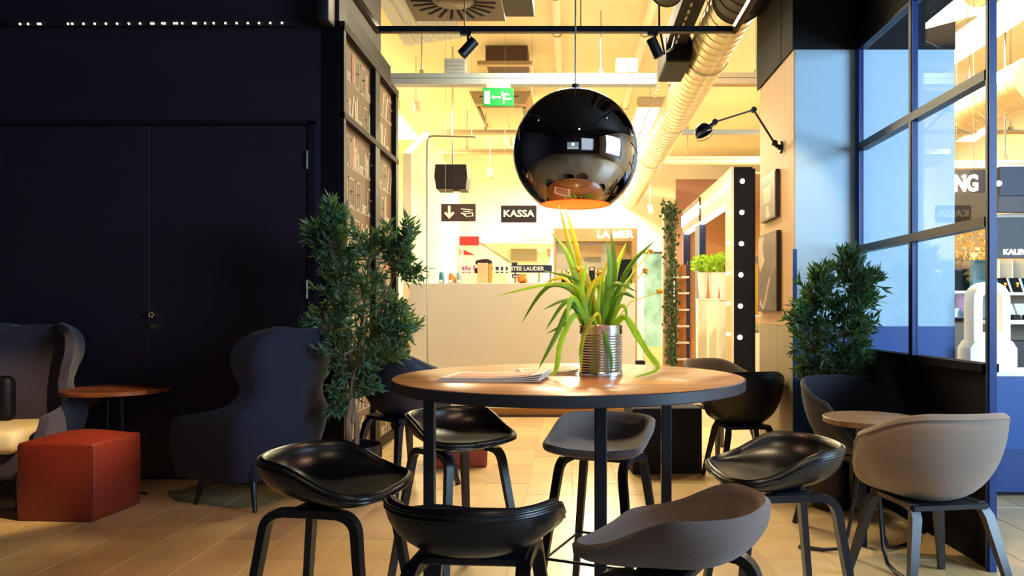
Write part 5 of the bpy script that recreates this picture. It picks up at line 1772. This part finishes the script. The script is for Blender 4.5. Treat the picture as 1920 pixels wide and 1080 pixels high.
bb = thing('black_bin', 'black square box standing on the taupe cabinet', 'box', (X(1806, DG + .2), DG + .2, Z(545, DG)))
MB().prism([(-.07, 0), (.06, 0), (.085, .19), (-.065, .19)], 'y', 0, .12).build('box_body', M_black, bb)
MB().box(-.07, .09, -.005, .125, .185, .2).build('box_rim', M_black_metal, bb)
# shop wall with glass reflections built as solid letters, lit NG sign, gold garland
DS = 7.6
sw = thing('shop_panel', 'beige shop panel with a modelled reflection of dark lettering behind the partition', 'shop wall', (X(1820, DS), DS, 0))
MB().box(X(1760, DS), X(1868, DS), DS, DS + .08, 0, Z(415, DS)).build('panel_face', mat('warm_beige_wall', '#a98360', .6), sw, True)
MB().box(X(1818, DS), X(1826, DS), DS - .02, DS, Z(545, DS), Z(468, DS)).build('yellow_strip', mat('lemon_strip', '#dfe08a', .5, emit=.4), sw, True)
text_mesh('reflected_lettering', 'ATYKA', .13, M_darkcab, (X(1826, DS), DS - .03, Z(516, DS)), parent=sw, mirror=True, sx=1.25)
text_mesh('reflected_script', 'Cool', .17, M_darkcab, (X(1806, DS), DS - .03, Z(481, DS)), parent=sw, mirror=True, sx=1.1)
MB().box(X(1817, DS), X(1835, DS), DS - .03, DS, Z(488, DS), Z(464, DS)).build('gold_card', mat('pale_gold_card', '#e6d79a', .5, emit=.3), sw, True)
ng = thing('lit_sign', 'lit white serif letters NG on a dark fascia behind the window', 'sign', (X(1815, 7.0), 7.0, Z(362, 7)))
MB().box(X(1762, 7), X(1862, 7), 7.02, 7.1, Z(420, 7), Z(317, 7)).build('fascia', mat('umber_fascia', '#4a3420', .5), ng, True)
text_mesh('lettering', 'NG', .225, M_letter, (X(1811.5, 7), 7.0, Z(345, 7)), parent=ng, bold=.006, extrude=.01, sx=.7)
for (u_, v_, w_) in ((1788, 331, 6), (1806, 331, 6), (1788, 359, 6), (1830, 345, 7)):
    MB().box(X(u_, 7) - w_ * .0026, X(u_, 7) + w_ * .0026, 6.99, 7.01, Z(v_, 7) - .008, Z(v_, 7) + .008).build('serif', M_letter, ng, True)
gd = thing('gold_garland', 'hanging garland of gold leaves in the shop behind the window', 'garland', (X(1822, 7.2), 7.2, Z(430, 7.2)))
fo = MB()
for k in range(170):
    c = Vector((X(random.uniform(1792, 1862), 7.2), 7.2 + random.uniform(-.1, .1), Z(random.uniform(426, 482) - 0, 7.2)))
    leaf_into(fo, c, rv() + Vector((0, 0, -.6)), rv().normalized(), .06, .035)
stuff(fo.build('gold_leaves', M_gold, gd, True))
for k in range(9):
    u_ = 1794 + k * 8
    MB().tube([(X(u_, 7.2), 7.2, 4.6 if k % 4 == 0 else Z(424, 7.2)), (X(u_, 7.2), 7.2, Z(478 - (k % 3) * 12, 7.2))], .003, 5).build('garland_string', M_brass, gd, True)
MB().box(X(1790, 7.2), X(1864, 7.2), 7.18, 7.22, Z(426, 7.2), Z(424, 7.2)).build('garland_rod', M_brass, gd, True)

# jewellery wall right of the post
DJ = 6.0
jw = thing('jewellery_wall', 'dark jewellery unit with white KALEWALA lettering at the right edge', 'shop unit', (X(1920, DJ), DJ, 0))
xj0, xj1 = X(1862, DJ), X(2080, DJ)
MB().box(xj0, xj1, DJ + .05, DJ + .1, Z(483, DJ), Z(406, DJ)).build('fascia', M_darkcab, jw, True)
text_mesh('lettering', 'KALEWALA', .062, M_letter, (X(1887, DJ), DJ + .045, Z(472, DJ)), parent=jw, bold=.002, align='LEFT', sx=1.1)
MB().box(xj0, xj1, DJ + .3, DJ + .35, Z(545, DJ), Z(483, DJ)).build('teal_back', M_teal, jw, True)
for u_ in (1887, 1912, 1940):
    MB().box(X(u_, DJ), X(u_ + 1.5, DJ), DJ + .1, DJ + .3, Z(520, DJ), Z(484, DJ)).build('divider', M_whiteflat, jw, True)
MB().box(xj0, xj1, DJ, DJ + .35, Z(553, DJ), Z(548, DJ)).build('shelf', M_whiteflat, jw, True)
MB().box(xj0, xj1, DJ + .3, DJ + .35, 0, Z(553, DJ)).build('back', M_cabbrown, jw, True)
MB().box(xj0, xj1, DJ, DJ + .35, Z(608, DJ), Z(600, DJ)).build('shelf', M_whiteflat, jw, True)
MB().box(xj0, xj1, DJ, DJ + .3, 0, Z(640, DJ)).build('base_cabinet', M_darkcab, jw, True)
MB().box(xj0, xj1, DJ - .1, DJ - .05, Z(370, DJ), Z(317, DJ)).build('navy_header', mat('navy_header', '#0d1330', .5), jw, True)
MB().prism([(xj0, Z(408, DJ)), (xj1, Z(408, DJ)), (xj1, Z(340, DJ) - .2), (xj0, Z(400, DJ))], 'y', DJ + .1, DJ + .12).build('white_wedge', M_whiteflat, jw, True)
MB().box(xj0, xj1, DJ - .08, DJ - .03, Z(400, DJ), Z(370, DJ)).build('brown_header', mat('umber_header', '#3a2b2a', .5), jw, True)
MB().sphere((X(1873, DJ - .15), DJ - .15, Z(344, DJ - .15)), .022, 12, 8).build('spot_bulb', M_marq, jw, True, 60)
for i, u_ in enumerate((1890, 1913, 1936)):
    t = thing('jewellery_stand', ('black jewellery board with gold piece, nearest the blue post', 'black and white jewellery board cut by the right edge', 'black jewellery board beyond the right edge')[i], 'jewellery stand', (X(u_, DJ + .12), DJ + .12, Z(548, DJ)), 0, 'jewellery boards')
    MB().prism([(0, 0), (.02, 0), (.09, .13), (.07, .13)], 'x', -.04, .04).build('board', M_black, t)
    MB().prism([(-.003, 0), (.0, 0), (.07, .13), (.067, .13)], 'x', .025, .04).build('white_edge', M_whiteflat, t)
    MB().sphere((-.005, .03, .075), .014, 8, 6).sphere((-.012, .02, .055), .009, 8, 6).build('gold_piece', M_gold, t, smooth=60)
for i, u_ in enumerate((1898, 1922)):
    t = thing('white_case', ('small white jewellery case on the lower shelf', 'small white jewellery case at the right edge of the lower shelf')[i], 'jewellery case', (X(u_, DJ + .1), DJ + .1, Z(600, DJ)), 0, 'white cases on the lower shelf')
    MB().prism([(0, 0), (.14, 0), (.14, .12), (.08, .14)], 'x', -.045, .045).build('case_body', M_whiteflat, t)
    MB().box(-.03, .03, -.06, -.01, 0, .045).build('black_tray', M_black, t)

# duct behind the partition
spiral_duct('spiral_duct', 'galvanised duct seen through the upper window panes', 4.6, 3.5, .24, 7.0, 15.5, M_duct)
rail('cream rail seen through the upper panes', 8.2, 243, 247, 1780, 1990, M_tanbeam, (1900,))
rail('pale rail above the lit NG sign', 7.4, 300, 315, 1770, 1990, M_hallwhite, (1890,))

# =================================================================== CAFE SIDE BEHIND THE VIEWER (seen in the mirrored ball)
scw = thing('wall_screen', 'large lit city screen with white clock, mirrored small in the ball pendant', 'screen', (-.6, -4.55, 1.0))
MB().rbox(-1.9, .7, -4.6, -4.54, 1.0, 2.6, .02, 1).build('screen_frame', M_grey, scw, True)
MB().box(-1.82, .62, -4.54, -4.53, 1.55, 2.52).build('screen_image', M_screen, scw, True)
MB().box(-1.82, .62, -4.54, -4.53, 1.06, 1.53).build('white_band', mat('screen_pale_band', '#c9dcea', .4, emit=.9), scw, True)
ck = MB().lathe([(.001, 0), (.34, 0), (.34, .015), (.001, .015)], 40).build('clock_face', mat('screen_clock', '#ffffff', .4, emit=2.0), scw, False, 40)
ck.location = (.05, .02, 1.03)
ck.rotation_euler = (-PI / 2, 0, 0)
MB().box(-.015, .015, -.005, .2, .016, .018).box(-.015, .13, -.01, .015, .016, .018).build('clock_hands', M_black, ck)
